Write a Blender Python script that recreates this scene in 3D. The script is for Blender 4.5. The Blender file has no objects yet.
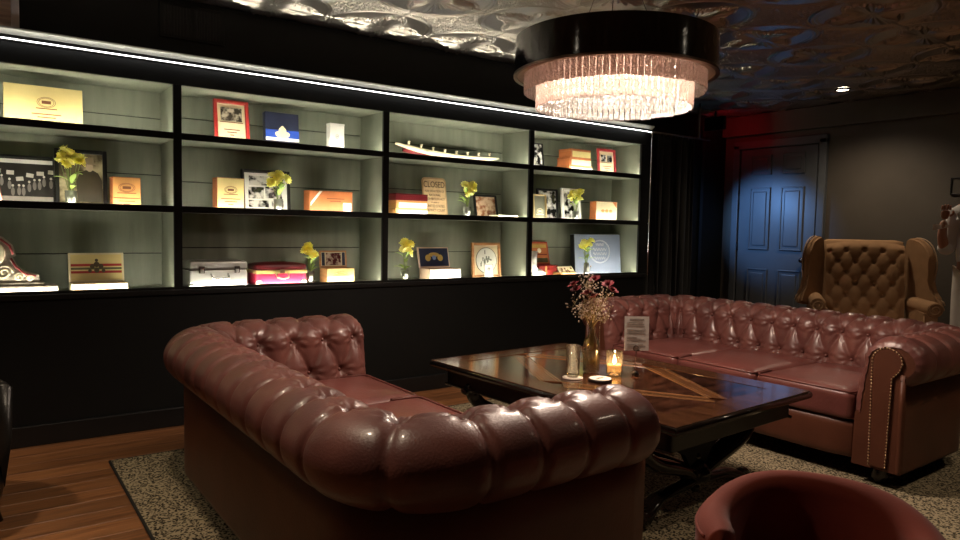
import bpy, bmesh, math, random
import numpy as np
from mathutils import Vector, Matrix
random.seed(7)
PI = math.pi
S = bpy.context.scene
C = S.collection

# ------------------------------------------------------------------ camera, world, exposure
CAM_H = 1.2
def make_camera():
    yaw, pitch, roll = math.radians(53.96), math.radians(-3.49), math.radians(1.13)
    F = Vector((math.cos(yaw)*math.cos(pitch), math.sin(yaw)*math.cos(pitch), math.sin(pitch)))
    r = Vector((math.sin(yaw), -math.cos(yaw), 0)); u = r.cross(F)
    r2 = math.cos(roll)*r + math.sin(roll)*u; u2 = -math.sin(roll)*r + math.cos(roll)*u
    cd = bpy.data.cameras.new('camera'); cam = bpy.data.objects.new('camera', cd); C.objects.link(cam)
    cam.matrix_world = Matrix(((r2.x, u2.x, -F.x, 0), (r2.y, u2.y, -F.y, 0), (r2.z, u2.z, -F.z, CAM_H), (0, 0, 0, 1)))
    cd.sensor_width = 36.0; cd.lens = 695/960*36.0; cd.clip_start = 0.02; cd.clip_end = 60
    S.camera = cam
make_camera()
W = bpy.data.worlds.new('world'); S.world = W; W.use_nodes = True
W.node_tree.nodes['Background'].inputs[0].default_value = (0.9, 0.85, 0.8, 1)
W.node_tree.nodes['Background'].inputs[1].default_value = 0.02
S.view_settings.view_transform = 'Standard'; S.view_settings.look = 'None'
S.view_settings.gamma = 1.0; S.view_settings.exposure = 0.9; S.view_settings.use_curve_mapping = False
try:
    S.cycles.use_denoising = True
    S.cycles.max_bounces = 8; S.cycles.transparent_max_bounces = 16
    S.cycles.sample_clamp_indirect = 4.0; S.cycles.caustics_reflective = False; S.cycles.caustics_refractive = False
except Exception: pass
LED_SHELF = 46.0       # shelf light strips
LED_CROWN = 5.0       # white line over the bookcase
CHAND_W = 8.0         # watts, each chandelier bulb
DOWN_W = 34.0         # watts, each recessed downlight
BLUE_W = 30.0
EXIT_E = 3.5

# ------------------------------------------------------------------ materials
MATS = {}
def srgb(r, g, b):
    f = lambda c: (c/255/12.92) if c/255 <= .04045 else ((c/255+.055)/1.055)**2.4
    return (f(r), f(g), f(b))
def mat(name, col=(.5,.5,.5), rough=.5, metal=0., var=.12, nscale=8., bump=0., bscale=60., coat=0., sheen=0., emit=None, es=0., spec=.5, trans=0., ior=1.45, stretch=(1,1,1), col2=None, rnd=0.):
    if name in MATS: return MATS[name]
    m = bpy.data.materials.new(name); m.use_nodes = True; nt = m.node_tree; N = nt.nodes; L = nt.links
    p = N['Principled BSDF']
    p.inputs['Roughness'].default_value = rough; p.inputs['Metallic'].default_value = metal
    p.inputs['Specular IOR Level'].default_value = spec; p.inputs['IOR'].default_value = ior
    p.inputs['Coat Weight'].default_value = coat; p.inputs['Coat Roughness'].default_value = .12
    p.inputs['Sheen Weight'].default_value = sheen; p.inputs['Transmission Weight'].default_value = trans
    tc = N.new('ShaderNodeTexCoord'); mp = N.new('ShaderNodeMapping'); mp.inputs['Scale'].default_value = stretch
    L.new(tc.outputs['Object'], mp.inputs[0])
    nz = N.new('ShaderNodeTexNoise'); nz.inputs['Scale'].default_value = nscale; nz.inputs['Detail'].default_value = 5
    L.new(mp.outputs[0], nz.inputs[0])
    cr = N.new('ShaderNodeValToRGB')
    a = tuple(max(0, c*(1-var)) for c in col); b = col2 if col2 else tuple(min(1, c*(1+var)) for c in col)
    cr.color_ramp.elements[0].color = (*a, 1); cr.color_ramp.elements[1].color = (*b, 1)
    cr.color_ramp.elements[0].position = .3; cr.color_ramp.elements[1].position = .7
    L.new(nz.outputs[0], cr.inputs[0])
    out = cr.outputs[0]
    if rnd:
        oi = N.new('ShaderNodeObjectInfo'); hs = N.new('ShaderNodeHueSaturation'); mr = N.new('ShaderNodeMapRange')
        mr.inputs[3].default_value = 1-rnd; mr.inputs[4].default_value = 1+rnd
        L.new(oi.outputs['Random'], mr.inputs[0]); L.new(mr.outputs[0], hs.inputs['Value']); L.new(out, hs.inputs['Color']); out = hs.outputs[0]
    L.new(out, p.inputs['Base Color'])
    if bump:
        n2 = N.new('ShaderNodeTexNoise'); n2.inputs['Scale'].default_value = bscale; n2.inputs['Detail'].default_value = 4
        L.new(mp.outputs[0], n2.inputs[0])
        bp = N.new('ShaderNodeBump'); bp.inputs['Strength'].default_value = bump; bp.inputs['Distance'].default_value = .01
        L.new(n2.outputs[0], bp.inputs['Height']); L.new(bp.outputs[0], p.inputs['Normal'])
    if emit:
        p.inputs['Emission Color'].default_value = (*emit, 1); p.inputs['Emission Strength'].default_value = es
    MATS[name] = m
    return m
def glow(name, col, strength):
    m = bpy.data.materials.new(name); m.use_nodes = True; N = m.node_tree.nodes; L = m.node_tree.links
    N.remove(N['Principled BSDF']); e = N.new('ShaderNodeEmission'); e.inputs[0].default_value = (*col, 1); e.inputs[1].default_value = strength
    L.new(e.outputs[0], N['Material Output'].inputs[0]); MATS[name] = m; return m
def glassy(name, tint, transp=.55, gloss=.2, rough=.05, transl=0.25, bscale=0, bump=.4):
    m = bpy.data.materials.new(name); m.use_nodes = True; N = m.node_tree.nodes; L = m.node_tree.links
    N.remove(N['Principled BSDF'])
    t = N.new('ShaderNodeBsdfTransparent'); t.inputs[0].default_value = (*tint, 1)
    g = N.new('ShaderNodeBsdfGlossy'); g.inputs['Roughness'].default_value = rough; g.inputs[0].default_value = (1, 1, 1, 1)
    d = N.new('ShaderNodeBsdfTranslucent'); d.inputs[0].default_value = (*tint, 1)
    fr = N.new('ShaderNodeLayerWeight'); fr.inputs[0].default_value = .35
    mx1 = N.new('ShaderNodeMixShader'); mx1.inputs[0].default_value = transl/(transl+transp)
    L.new(t.outputs[0], mx1.inputs[1]); L.new(d.outputs[0], mx1.inputs[2])
    ma = N.new('ShaderNodeMath'); ma.operation = 'MULTIPLY_ADD'; ma.inputs[1].default_value = .7; ma.inputs[2].default_value = gloss*.4; ma.use_clamp = True
    L.new(fr.outputs['Fresnel'], ma.inputs[0])
    mx2 = N.new('ShaderNodeMixShader'); L.new(ma.outputs[0], mx2.inputs[0]); L.new(mx1.outputs[0], mx2.inputs[1]); L.new(g.outputs[0], mx2.inputs[2])
    if bscale:
        tc = N.new('ShaderNodeTexCoord'); nz = N.new('ShaderNodeTexNoise'); nz.inputs['Scale'].default_value = bscale
        bp = N.new('ShaderNodeBump'); bp.inputs['Strength'].default_value = bump; bp.inputs['Distance'].default_value = .02
        L.new(tc.outputs['Object'], nz.inputs[0]); L.new(nz.outputs[0], bp.inputs['Height'])
        for n in (g, d, fr): L.new(bp.outputs[0], n.inputs['Normal'])
    L.new(mx2.outputs[0], N['Material Output'].inputs[0]); MATS[name] = m; return m
def photo(name, scale, dark=(.012,.012,.012), light=(.62,.6,.56), seed=0., thr=.5):
    m = bpy.data.materials.new(name); m.use_nodes = True; N = m.node_tree.nodes; L = m.node_tree.links; p = N['Principled BSDF']
    p.inputs['Roughness'].default_value = .25
    tc = N.new('ShaderNodeTexCoord'); mp = N.new('ShaderNodeMapping'); mp.inputs['Location'].default_value = (seed, seed*.7, seed*1.3)
    L.new(tc.outputs['Object'], mp.inputs[0])
    nz = N.new('ShaderNodeTexNoise'); nz.inputs['Scale'].default_value = scale; nz.inputs['Detail'].default_value = 6; L.new(mp.outputs[0], nz.inputs[0])
    cr = N.new('ShaderNodeValToRGB'); cr.color_ramp.elements[0].color = (*dark, 1); cr.color_ramp.elements[1].color = (*light, 1)
    cr.color_ramp.elements[0].position = thr-.06; cr.color_ramp.elements[1].position = thr+.1
    L.new(nz.outputs[0], cr.inputs[0]); L.new(cr.outputs[0], p.inputs['Base Color']); MATS[name] = m; return m

M_BLACK = mat('black_paint', (.0045,.0048,.0045), .55, bump=.05, bscale=30, spec=.3)
M_BLACKG = mat('black_satin', (.009,.009,.009), .35)
M_SAGE = mat('sage_paint', (.22,.235,.18), .55, var=.14, nscale=5, bump=.08, bscale=20, stretch=(3,1,.4))
M_CORN = mat('pale_moulding', (.62,.63,.56), .35, var=.05)
M_CHAR = mat('charcoal_wall', (.085,.072,.058), .6, var=.08, nscale=3, bump=.05)
M_DOOR = mat('door_paint', (.10,.11,.12), .4, var=.05)
M_WOOD = mat('floor_wood', (.20,.075,.026), .42, var=.35, nscale=7, stretch=(.6,9,9), rnd=.3, bump=.06, bscale=25, col2=(.31,.13,.05))
M_LEATH = mat('oxblood_leather', (.140,.048,.042), .40, var=.22, nscale=6, bump=.12, bscale=150, coat=.2, col2=(.20,.072,.058))
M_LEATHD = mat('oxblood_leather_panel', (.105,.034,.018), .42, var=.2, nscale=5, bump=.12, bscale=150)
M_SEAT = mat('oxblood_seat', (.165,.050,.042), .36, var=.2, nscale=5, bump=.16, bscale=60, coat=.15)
M_BRASS = mat('aged_brass', (.50,.34,.20), .35, 1.)
M_DARKW = mat('ebony_wood', (.016,.010,.008), .14, var=.4, nscale=12, coat=.3)
M_TAN = mat('tan_suede', (.32,.185,.095), .85, var=.12, nscale=9, spec=.2, bump=.1, bscale=200)
M_RUST = mat('rust_velvet', (.21,.032,.016), .8, var=.15, nscale=6, sheen=.15, spec=.2, bump=.05, bscale=200)
M_BLEATH = mat('black_leather', (.014,.013,.012), .32, bump=.1, bscale=120)
M_CURT = mat('black_curtain', (.008,.009,.0085), .7, sheen=.1)
M_CHROME = mat('chrome', (.7,.7,.7), .18, 1., var=.03)
M_TIN = mat('pressed_tin', (.56,.51,.46), .28, .9, var=.2, nscale=3)
M_GLASS = glassy('clear_glass', (.97,.95,.86), .9, .18, .03, .03)
M_CRYST = glassy('crystal', (.62,.52,.48), .24, .30, .12, .76, 90, .9)
M_CRYST2 = M_CRYST
M_LEDS = glow('led_strip', (1.,.94,.76), LED_SHELF)
M_LEDC = glow('led_crown', (1.,.99,.95), LED_CROWN)

# ------------------------------------------------------------------ mesh helpers
def box(bm, c, s, bev=0., seg=2, rot=None):
    r = bmesh.ops.create_cube(bm, size=1.0); vs = r['verts']
    for v in vs: v.co = Vector((v.co.x*s[0], v.co.y*s[1], v.co.z*s[2]))
    if bev:
        es = list({e for v in vs for e in v.link_edges})
        q = bmesh.ops.bevel(bm, geom=es, offset=bev, segments=seg, affect='EDGES', profile=.5); vs = list({v for f in q['faces'] for v in f.verts} | {v for v in vs if v.is_valid})
    if rot is not None:
        for v in vs: v.co = rot @ v.co
    for v in vs: v.co += Vector(c)
    return vs
def rbox(bm, c, s, r=.03, n=8, puff=0., pz=1):
    old = set(bm.verts); q = bmesh.ops.create_cube(bm, size=2.0); es = list({e for v in q['verts'] for e in v.link_edges})
    bmesh.ops.subdivide_edges(bm, edges=es, cuts=n, use_grid_fill=True)
    vs = [v for v in bm.verts if v not in old]
    h = Vector(s)/2
    for v in vs:
        u = v.co.copy()
        u = Vector([math.copysign(abs(a)**.75, a) for a in u])
        p = Vector((u.x*h.x, u.y*h.y, u.z*h.z)); i = Vector([max(-h[k]+r, min(h[k]-r, p[k])) for k in range(3)])
        d = p-i
        if d.length > 1e-6: p = i+d.normalized()*r
        if puff and p.z*pz > 0: p.z += pz*puff*max(0, 1-u.x*u.x)*max(0, 1-u.y*u.y)
        v.co = p+Vector(c)
    return list(vs)
def prism(bm, poly, axis='y', a=0., b=1.):
    def P(u, w, t): return {'y': (u, t, w), 'x': (t, u, w), 'z': (u, w, t)}[axis]
    A = [bm.verts.new(P(u, w, a)) for u, w in poly]; B = [bm.verts.new(P(u, w, b)) for u, w in poly]; n = len(poly)
    bm.faces.new(A); bm.faces.new(B[::-1])
    for i in range(n): bm.faces.new((A[i], B[i], B[(i+1) % n], A[(i+1) % n]))
    return A+B
def lathe(bm, prof, n=24, c=(0,0,0), cap=True):
    rings = []
    for r, z in prof: rings.append([bm.verts.new((c[0]+r*math.cos(2*PI*k/n), c[1]+r*math.sin(2*PI*k/n), c[2]+z)) for k in range(n)])
    for a, b in zip(rings, rings[1:]):
        for k in range(n): bm.faces.new((a[k], a[(k+1) % n], b[(k+1) % n], b[k]))
    if cap:
        if prof[0][0] > 1e-5: bm.faces.new(rings[0][::-1])
        if prof[-1][0] > 1e-5: bm.faces.new(rings[-1])
def tube(bm, pts, rad, n=8, flat=None):
    pts = [Vector(p) for p in pts]; rs = rad if isinstance(rad, (list, tuple)) else [rad]*len(pts)
    rings = []; up = Vector((0, 0, 1)); prev = None
    for i, p in enumerate(pts):
        t = (pts[min(i+1, len(pts)-1)]-pts[max(i-1, 0)]).normalized()
        x = t.cross(prev if prev is not None else (up if abs(t.z) < .95 else Vector((1, 0, 0))))
        if prev is not None: x = x.cross(t); y = None
        if prev is None:
            x.normalize(); a = x
        else:
            a = (prev-t*prev.dot(t)).normalized()
        b = t.cross(a); prev = a
        f = flat or (1, 1)
        rings.append([bm.verts.new(p+rs[i]*(f[0]*math.cos(2*PI*k/n)*a+f[1]*math.sin(2*PI*k/n)*b)) for k in range(n)])
    for a, b in zip(rings, rings[1:]):
        for k in range(n): bm.faces.new((a[k], a[(k+1) % n], b[(k+1) % n], b[k]))
    bm.faces.new(rings[0][::-1]); bm.faces.new(rings[-1])
def ball(bm, c, r, sc=(1,1,1), u=10, v=7):
    q = bmesh.ops.create_uvsphere(bm, u_segments=u, v_segments=v, radius=r)
    for x in q['verts']: x.co = Vector((x.co.x*sc[0]+c[0], x.co.y*sc[1]+c[1], x.co.z*sc[2]+c[2]))
    return q['verts']
def gridmesh(bm, P, close_u=False, flip=False):
    n, m = len(P), len(P[0]); V = [[bm.verts.new(p) for p in row] for row in P]
    for i in range(n-(0 if close_u else 1)):
        for j in range(m-1):
            f = (V[i][j], V[i][j+1], V[(i+1) % n][j+1], V[(i+1) % n][j])
            bm.faces.new(f[::-1] if flip else f)
    return V
def B(): return bmesh.new()
def obj(name, bm, m, parent=None, smooth=False, loc=(0,0,0), rot=(0,0,0), fixn=True, ang=None):
    if fixn: bmesh.ops.recalc_face_normals(bm, faces=bm.faces)
    me = bpy.data.meshes.new(name); bm.to_mesh(me); bm.free()
    me.materials.append(m)
    if smooth:
        for p in me.polygons: p.use_smooth = True
        if ang: me.set_sharp_from_angle(angle=math.radians(ang))
    o = bpy.data.objects.new(name, me); C.objects.link(o); o.parent = parent; o.location = loc; o.rotation_euler = rot
    return o
def inst(name, me, parent, loc=(0,0,0), rot=(0,0,0), sc=None):
    o = bpy.data.objects.new(name, me); C.objects.link(o); o.parent = parent; o.location = loc; o.rotation_euler = rot
    if sc: o.scale = sc
    return o
def thing(name, label, cat, loc=(0,0,0), rz=0., group=None):
    o = bpy.data.objects.new(name, None); C.objects.link(o); o.empty_display_size = .1
    o.location = loc; o.rotation_euler = (0, 0, rz); return tag(o, label, cat, group)
def tag(o, label, cat, group=None):
    o['label'] = label; o['category'] = cat
    if group: o['group'] = group
    return o
def struct(o, label=None):
    o['kind'] = 'structure'
    if label: o['label'] = label
    return o
def stuff(o): o['kind'] = 'stuff'; return o
def copy_tree(o, parent=None):
    c = o.copy(); C.objects.link(c); c.parent = parent
    for ch in list(o.children): copy_tree(ch, c)
    return c
def bx(name, c, s, m, parent=None, bev=0., seg=2, smooth=False):
    b = B(); box(b, c, s, bev, seg); return obj(name, b, m, parent, smooth)
def text(name, s, size, m, parent, loc, rot, ext=.0004, align='CENTER', sx=1.):
    cu = bpy.data.curves.new(name, 'FONT'); cu.body = s; cu.size = size; cu.extrude = ext; cu.align_x = align; cu.align_y = 'CENTER'
    t = bpy.data.objects.new(name, cu); me = bpy.data.meshes.new_from_object(t); bpy.data.objects.remove(t)
    for v in me.vertices: v.co.x *= sx
    me.materials.clear(); me.materials.append(m); me.name = name
    return inst(name, me, parent, loc, rot)

# ------------------------------------------------------------------ room shell
WX0, WX1, WY0, WY1, ZC = -2.4, 6.9, -2.6, 4.8, 2.475
fl = struct(bx('floor', ((WX0+WX1)/2, (WY0+WY1)/2, -.03), (WX1-WX0+.4, WY1-WY0+.4, .03), mat('subfloor', (.03,.015,.008), .8)), 'warm brown hardwood plank floor')
def plank_mesh(l, w):
    b = B(); box(b, (0, 0, 0), (l-.003, w-.003, .015), .0015, 1); me = bpy.data.meshes.new('plank'); b.to_mesh(me); b.free(); me.materials.append(M_WOOD); return me
PW = .135; PL = 2.3; pm = plank_mesh(PL, PW); pmh = plank_mesh(PL/2, PW)
nr = int((WY1-WY0)/PW)
for i in range(nr):
    y = WY1-PW*(i+.5); x = WX0+.05; off = (i*37 % 4)
    seq = [pmh]+[pm]*3+[pmh] if off % 2 else [pm]*4
    for me in seq:
        l = PL if me is pm else PL/2
        inst('plank', me, fl, (x+l/2, y, -.0075)); x += l
struct(bx('wall_back', ((WX0+WX1)/2, WY1+.06, ZC/2), (WX1-WX0+.24, .12, ZC+.1), M_BLACK), 'matt black wall behind the bookcase')
we = struct(bx('wall_end', (WX1+.06, (WY0+WY1)/2, ZC/2), (.12, WY1-WY0, ZC+.1), M_CHAR), 'charcoal painted wall with the panelled door')
struct(bx('wall_left', (WX0-.06, (WY0+WY1)/2, ZC/2), (.12, WY1-WY0, ZC+.1), M_CHAR))
struct(bx('wall_front', ((WX0+WX1)/2, WY0-.06, ZC/2), (WX1-WX0+.24, .12, ZC+.1), M_CHAR))
struct(bx('trim_1', (WX1-.035, (WY0+WY1)/2, (2.262+ZC)/2), (.07, WY1-WY0, ZC-2.262), M_CHAR), 'charcoal beam running along the top of the end wall')
bulk = struct(bx('wall_bulkhead', ((WX0+5.0)/2, 4.56, (2.156+ZC)/2), (5.0-WX0, .48, ZC-2.156), M_BLACK), 'black bulkhead wall above the bookcase')
ce = struct(bx('ceiling', ((WX0+WX1)/2, (WY0+WY1)/2, ZC+.08), (WX1-WX0+.24, WY1-WY0+.24, .1), mat('ceiling_board', (.03,.03,.03), .8)), 'pressed tin tile ceiling with sunburst fans')
# pressed tin tiles: sunbursts at the tile corners, a stippled star in the middle
T = .70
def tile_h(a, b):
    a = a % 1.0; b = b % 1.0
    dx = np.minimum(a, 1-a); dy = np.minimum(b, 1-b); r = np.hypot(dx, dy); th = np.arctan2(dy, dx)
    h = np.zeros_like(r)
    lob = .27+.10*np.abs(np.sin(2*th))**1.5*0+.075*np.cos(4*th)            # fan reaching out along the seams
    scal = lob+.010*np.cos(th*44)
    fan = (r < scal)
    rib = .5+.5*np.cos(th*28)
    h = np.where(fan, .010+.010*(r/.33)+.020*rib*np.clip(r/.16, 0, 1), h)
    h = np.where(r < .035, .022, h)
    beads = (np.abs(r-(lob+.035)) < .013)*(np.cos(th*64) > 0)
    h += .010*beads
    ring = np.exp(-((r-.46)/.014)**2); h += .016*ring
    ring2 = np.exp(-((r-.43)/.008)**2); h += .008*ring2
    cen = (r > .49)
    st = np.sin(a*97+3*np.sin(b*61))*np.sin(b*91+3*np.sin(a*67))
    h = np.where(cen, .006+.010*(st > .1), h)
    seam = np.minimum(dx, dy); h = np.where(seam < .010, .017, h)
    return h*.50
tc_cache = {}
def tile_mesh(u0, u1, v0, v1):
    k = (round(u0, 3), round(u1, 3), round(v0, 3), round(v1, 3))
    if k in tc_cache: return tc_cache[k]
    n = max(4, int(150*(u1-u0))); m = max(4, int(150*(v1-v0)))
    uu = np.linspace(u0, u1, n+1); vv = np.linspace(v0, v1, m+1); U, V = np.meshgrid(uu, vv, indexing='ij'); Hh = tile_h(np.clip(U, 0, .99999), np.clip(V, 0, .99999))
    verts = np.stack([U*T, V*T, -Hh], -1).reshape(-1, 3)
    idx = np.arange((n+1)*(m+1)).reshape(n+1, m+1)
    fs = np.stack([idx[:-1, :-1], idx[:-1, 1:], idx[1:, 1:], idx[1:, :-1]], -1).reshape(-1, 4)
    me = bpy.data.meshes.new('ceiling_tile'); me.from_pydata(verts.tolist(), [], fs.tolist()); me.materials.append(M_TIN)
    me.polygons.foreach_set('use_smooth', [True]*len(me.polygons)); tc_cache[k] = me; return me
ox, oy = 1.446, 4.11
for i in range(math.floor((WX0-ox)/T), math.ceil((WX1-ox)/T)):
    for j in range(math.floor((WY0-oy)/T), math.ceil((WY1-oy)/T)):
        u0 = max(0, (WX0-ox)/T-i); u1 = min(1, (WX1-ox)/T-i); v0 = max(0, (WY0-oy)/T-j); v1 = min(1, (WY1-oy)/T-j)
        if u1-u0 < .02 or v1-v0 < .02: continue
        inst('ceiling_tile', tile_mesh(u0, u1, v0, v1), ce, (ox+i*T, oy+j*T, ZC+.012))
# baseboard on end wall
struct(bx('baseboard_end', (WX1-.012, 1.0, .07), (.024, 5.2, .14), M_CHAR))
# door
dr = struct(thing('door_1', 'six panel door washed in blue light', 'door', (WX1-.02, 4.14, 0))); del dr['category']
bx('door_leaf', (0, 0, 1.05), (.035, .86, 2.1), M_DOOR, dr)
for yc, w in ((4.32, .225), (3.955, .235)):
    for z0, z1 in ((.22, .81), (1.03, 1.68), (1.83, 2.03)):
        b = B(); d = .012
        box(b, (-.020, yc-4.14, (z0+z1)/2), (.012, w, z1-z0), .005, 2); box(b, (-.027, yc-4.14, (z0+z1)/2), (.012, w-.07, z1-z0-.07), .010, 2)
        obj('door_panel', b, M_DOOR, dr)
        b = B()
        for s in (-1, 1):
            box(b, (-.026, yc-4.14+s*w/2, (z0+z1)/2), (.018, .014, z1-z0+.014), .004, 2); box(b, (-.026, yc-4.14, (z0+z1)/2+s*(z1-z0)/2), (.018, w, .014), .004, 2)
        obj('panel_moulding', b, M_DOOR, dr)
b = B(); lathe(b, [(.028,0),(.028,.006),(.010,.010),(.010,.035),(.022,.042),(.027,.055),(.022,.068),(0.001,.072)], 20)
k = obj('door_knob', b, mat('knob_metal', (.25,.26,.3), .2, 1.), dr, True, (-.018, 3.80-4.14, .93), (0, -PI/2, 0))
for y in (3.655, 4.625): bx('door_casing', (-.005, y-4.14, 1.08), (.05, .075, 2.16), M_DOOR, dr, .006)
bx('door_casing', (-.005, 0, 2.155), (.05, 1.045, .085), M_DOOR, dr, .006)
for z in (.3, 1.05, 1.85):
    b = B(); tube(b, [(-.03, .435, z-.045), (-.03, .435, z+.045)], .008, 8); obj('hinge', b, M_BLACKG, dr, True)

# ------------------------------------------------------------------ bookcase
YF, YB = 4.30, 4.68
bc = thing('bookcase', 'wall-length black built-in bookcase with lit grey-green niches', 'bookcase', (0, YF, 0))
XD = [-1.72, -.385, .957, 2.31, 3.622, 4.945]
ZT = [.820, 1.291, 1.712]; ZTOP = 1.985; RH = .038
for i, x in enumerate(XD):
    w = .045 if i < 5 else .13
    xc = x if i < 5 else x+.04
    bx('stile', (xc, .011, (.795+ZTOP)/2), (w, .022, ZTOP-.795), M_BLACK, bc, .002)
    bx('divider', (x, .022+(YB-YF-.022)/2, (.80+ZTOP)/2), (.03, YB-YF-.022, ZTOP-.80), M_SAGE, bc)
for i in range(5):
    xa, xb = XD[i]+.0225, XD[i+1]-.0225
    if i == 4: xb = XD[5]-.025
    ia, ib = XD[i]+.0155, XD[i+1]-.0155
    for r, z in enumerate(ZT):
        bx('rail', ((xa+xb)/2, .011, z-RH/2), (xb-xa, .022, RH), M_BLACK, bc, .002)
        bx('shelf_board', ((ia+ib)/2, .2015, z-.028), (ib-ia, .357, .018), M_SAGE, bc)
        top = ZT[r+1]-.038 if r < 2 else ZTOP
        zm = z+(top-z)*(.42 if (i+r) % 2 else .5)
        for za, zb in ((z-.019, zm-.0025), (zm+.0025, top)):
            bx('back_board', ((ia+ib)/2, .372, (za+zb)/2), (ib-ia, .014, zb-za), M_SAGE, bc, .002)
        b = B(); box(b, (0, 0, 0), (ib-ia-.02, .010, .003), 0); obj('led_strip', b, M_LEDS, bc, False, ((ia+ib)/2, .030, z-.0125), (math.radians(-38), 0, 0))
    bx('top_board', ((ia+ib)/2, .2015, ZTOP+.009), (ib-ia, .357, .018), M_SAGE, bc)
bx('back_panel', ((XD[0]+XD[5])/2, .386, 1.4), (XD[5]-XD[0], .010, 1.25), M_BLACK, bc)
bx('header', ((XD[0]+XD[5]+.105)/2, .014, (ZTOP+2.092)/2), (XD[5]-XD[0]+.105, .028, 2.092-ZTOP), M_BLACK, bc, .002)
b = B(); prism(b, [(.02, 2.127), (-.002, 2.127), (-.006, 2.131), (-.030, 2.150), (-.030, 2.158), (.06, 2.158), (.06, 2.127)], 'x', XD[0], 5.05); obj('cornice', b, M_CORN, bc)
bx('cornice_groove', ((XD[0]+5.05)/2, .020, 2.110), (5.05-XD[0], .05, .034), M_BLACKG, bc, .004)
b = B(); tube(b, [(XD[0], -.045, 2.097), (4.995, -.045, 2.097)], .0030, 8); obj('light_line', b, M_LEDC, bc, True)
b = B(); tube(b, [(4.998, -.045, 2.09), (4.998, -.045, .80)], .005, 8); tube(b, [(4.998, -.045, 2.10), (4.998, -.045, 2.07)], .011, 10); obj('corner_rail', b, M_CHROME, bc, True)
bx('base_panel', ((XD[0]+5.02)/2, .195, .40), (5.02-XD[0], .37, .79), M_BLACK, bc, .002)
bx('bottom_rail', ((XD[0]+5.02)/2, .006, .790), (5.02-XD[0], .03, .03), M_BLACKG, bc, .004)
bx('plinth', ((XD[0]+5.02)/2, .000, .055), (5.02-XD[0], .022, .11), M_BLACKG, bc, .004)

# vent on bulkhead
vt = thing('air_vent', 'black double air vent grille on the bulkhead wall', 'vent', (1.045, 4.318, 2.345))
bx('vent_frame', (0, 0, 0), (.36, .010, .20), M_BLACK, vt, .003)
for s in (-1, 1):
    bx('vent_recess', (s*.083, -.004, 0), (.15, .006, .165), mat('vent_black', (.004,.004,.004), .6), vt)
    for k in range(9): bx('louvre', (s*.083-.066+.0165*k, -.008, 0), (.004, .006, .16), M_BLACKG, vt)
# framed mirror panel above the bookcase, at the left
fp = thing('wall_panel', 'silver framed wood-toned panel standing on the bookcase cornice', 'panel', (-.175, 4.30, 2.156))
bx('panel_board', (0, .004, .155), (.70, .008, .30), mat('pinkish_wood', (.85,.66,.56), .4, var=.3, stretch=(1,1,9), nscale=6), fp)
for s in (-1, 1): bx('frame_side', (s*.362, 0, .155), (.036, .022, .31), mat('silver_frame', (.85,.82,.78), .4, 0.), fp, .004)
bx('frame_top', (0, 0, .302), (.70, .022, .02), MATS['silver_frame'], fp, .004)

# ------------------------------------------------------------------ curtain, window light, exit sign
ct = thing('curtain', 'full-length black curtain hanging beside the bookcase', 'curtain', (5.07, 4.40, 0))
P = []
for i in range(141):
    t = i/140; x = t*.73; P.append([(x+.012*math.sin(t*70+z*1.3), .035*math.sin(t*2*PI*8.5)*(1.0-.25*math.sin(z*1.1))+.012*math.sin(t*23), z) for z in [.02+2.08*k/24 for k in range(25)]])
b = B(); gridmesh(b, P); o = obj('curtain_cloth', b, M_CURT, ct, True)
sm = o.modifiers.new('thick', 'SOLIDIFY'); sm.thickness = .004
for k in range(9):
    b = B(); n = 14; tube(b, [(0, .017*math.cos(2*PI*q/n), .017*math.sin(2*PI*q/n)) for q in range(n+1)], .003, 6); obj('curtain_ring', b, M_CHROME, ct, True, (.03+k*.085, 0, 2.118))
rd = thing('curtain_rod', 'chrome curtain rod with rings above the black curtain', 'curtain rod', (5.03, 4.40, 2.13))
b = B(); tube(b, [(0, 0, 0), (1.02, 0, 0)], .009, 10); obj('rod', b, mat('rod_metal', (.22,.22,.22), .3, 1.), rd, True)
b = B(); tube(b, [(.84, 0, .0), (.84, 0, ZC-2.13)], .012, 10); obj('drop_bracket', b, MATS['rod_metal'], rd, True)
nl = thing('light_tube', 'thin vertical cyan light tube glowing beside the curtain', 'light', (6.235, 4.775, 0))
b = B(); tube(b, [(0, 0, .95), (0, 0, 1.93)], .008, 8); obj('tube_lamp', b, glow('cyan_glow', (.10,.55,.75), 1.2), nl, True)
bx('tube_channel', (.02, .014, 1.44), (.06, .012, 1.04), M_BLACKG, nl, .003)
struct(bx('trim_2', (6.47, 4.79, 1.2), (.05, .02, 2.3), M_BLACKG), 'narrow black upright trim by the corner')
# blue spot lamp behind the curtain
sp = thing('spotlight', 'small black spotlight behind the curtain throwing blue light on the door', 'spotlight', (5.78, 4.62, 1.58))
aim = (Vector((6.88, 4.27, 1.30))-Vector((5.78, 4.62, 1.58))).normalized()
q = aim.to_track_quat('-Z', 'Y')
b = B(); lathe(b, [(.03,.14),(.042,.12),(.042,0),(.036,0),(.034,.02)], 20, cap=False); o = obj('lamp_can', b, M_BLACKG, sp, True); o.rotation_euler = q.to_euler()
b = B(); tube(b, [(0, 0, .06), (0, .11, .06), (0, .178, .06)], .009, 8); obj('bracket', b, M_BLACKG, sp, True)
ld = bpy.data.lights.new('blue_beam', 'SPOT'); ld.energy = BLUE_W; ld.color = (.20,.45,1.); ld.spot_size = math.radians(62); ld.spot_blend = .75; ld.shadow_soft_size = .03
lo = bpy.data.objects.new('blue_beam', ld); C.objects.link(lo); lo.parent = sp; lo.rotation_euler = q.to_euler(); lo.location = aim*.02
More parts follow.
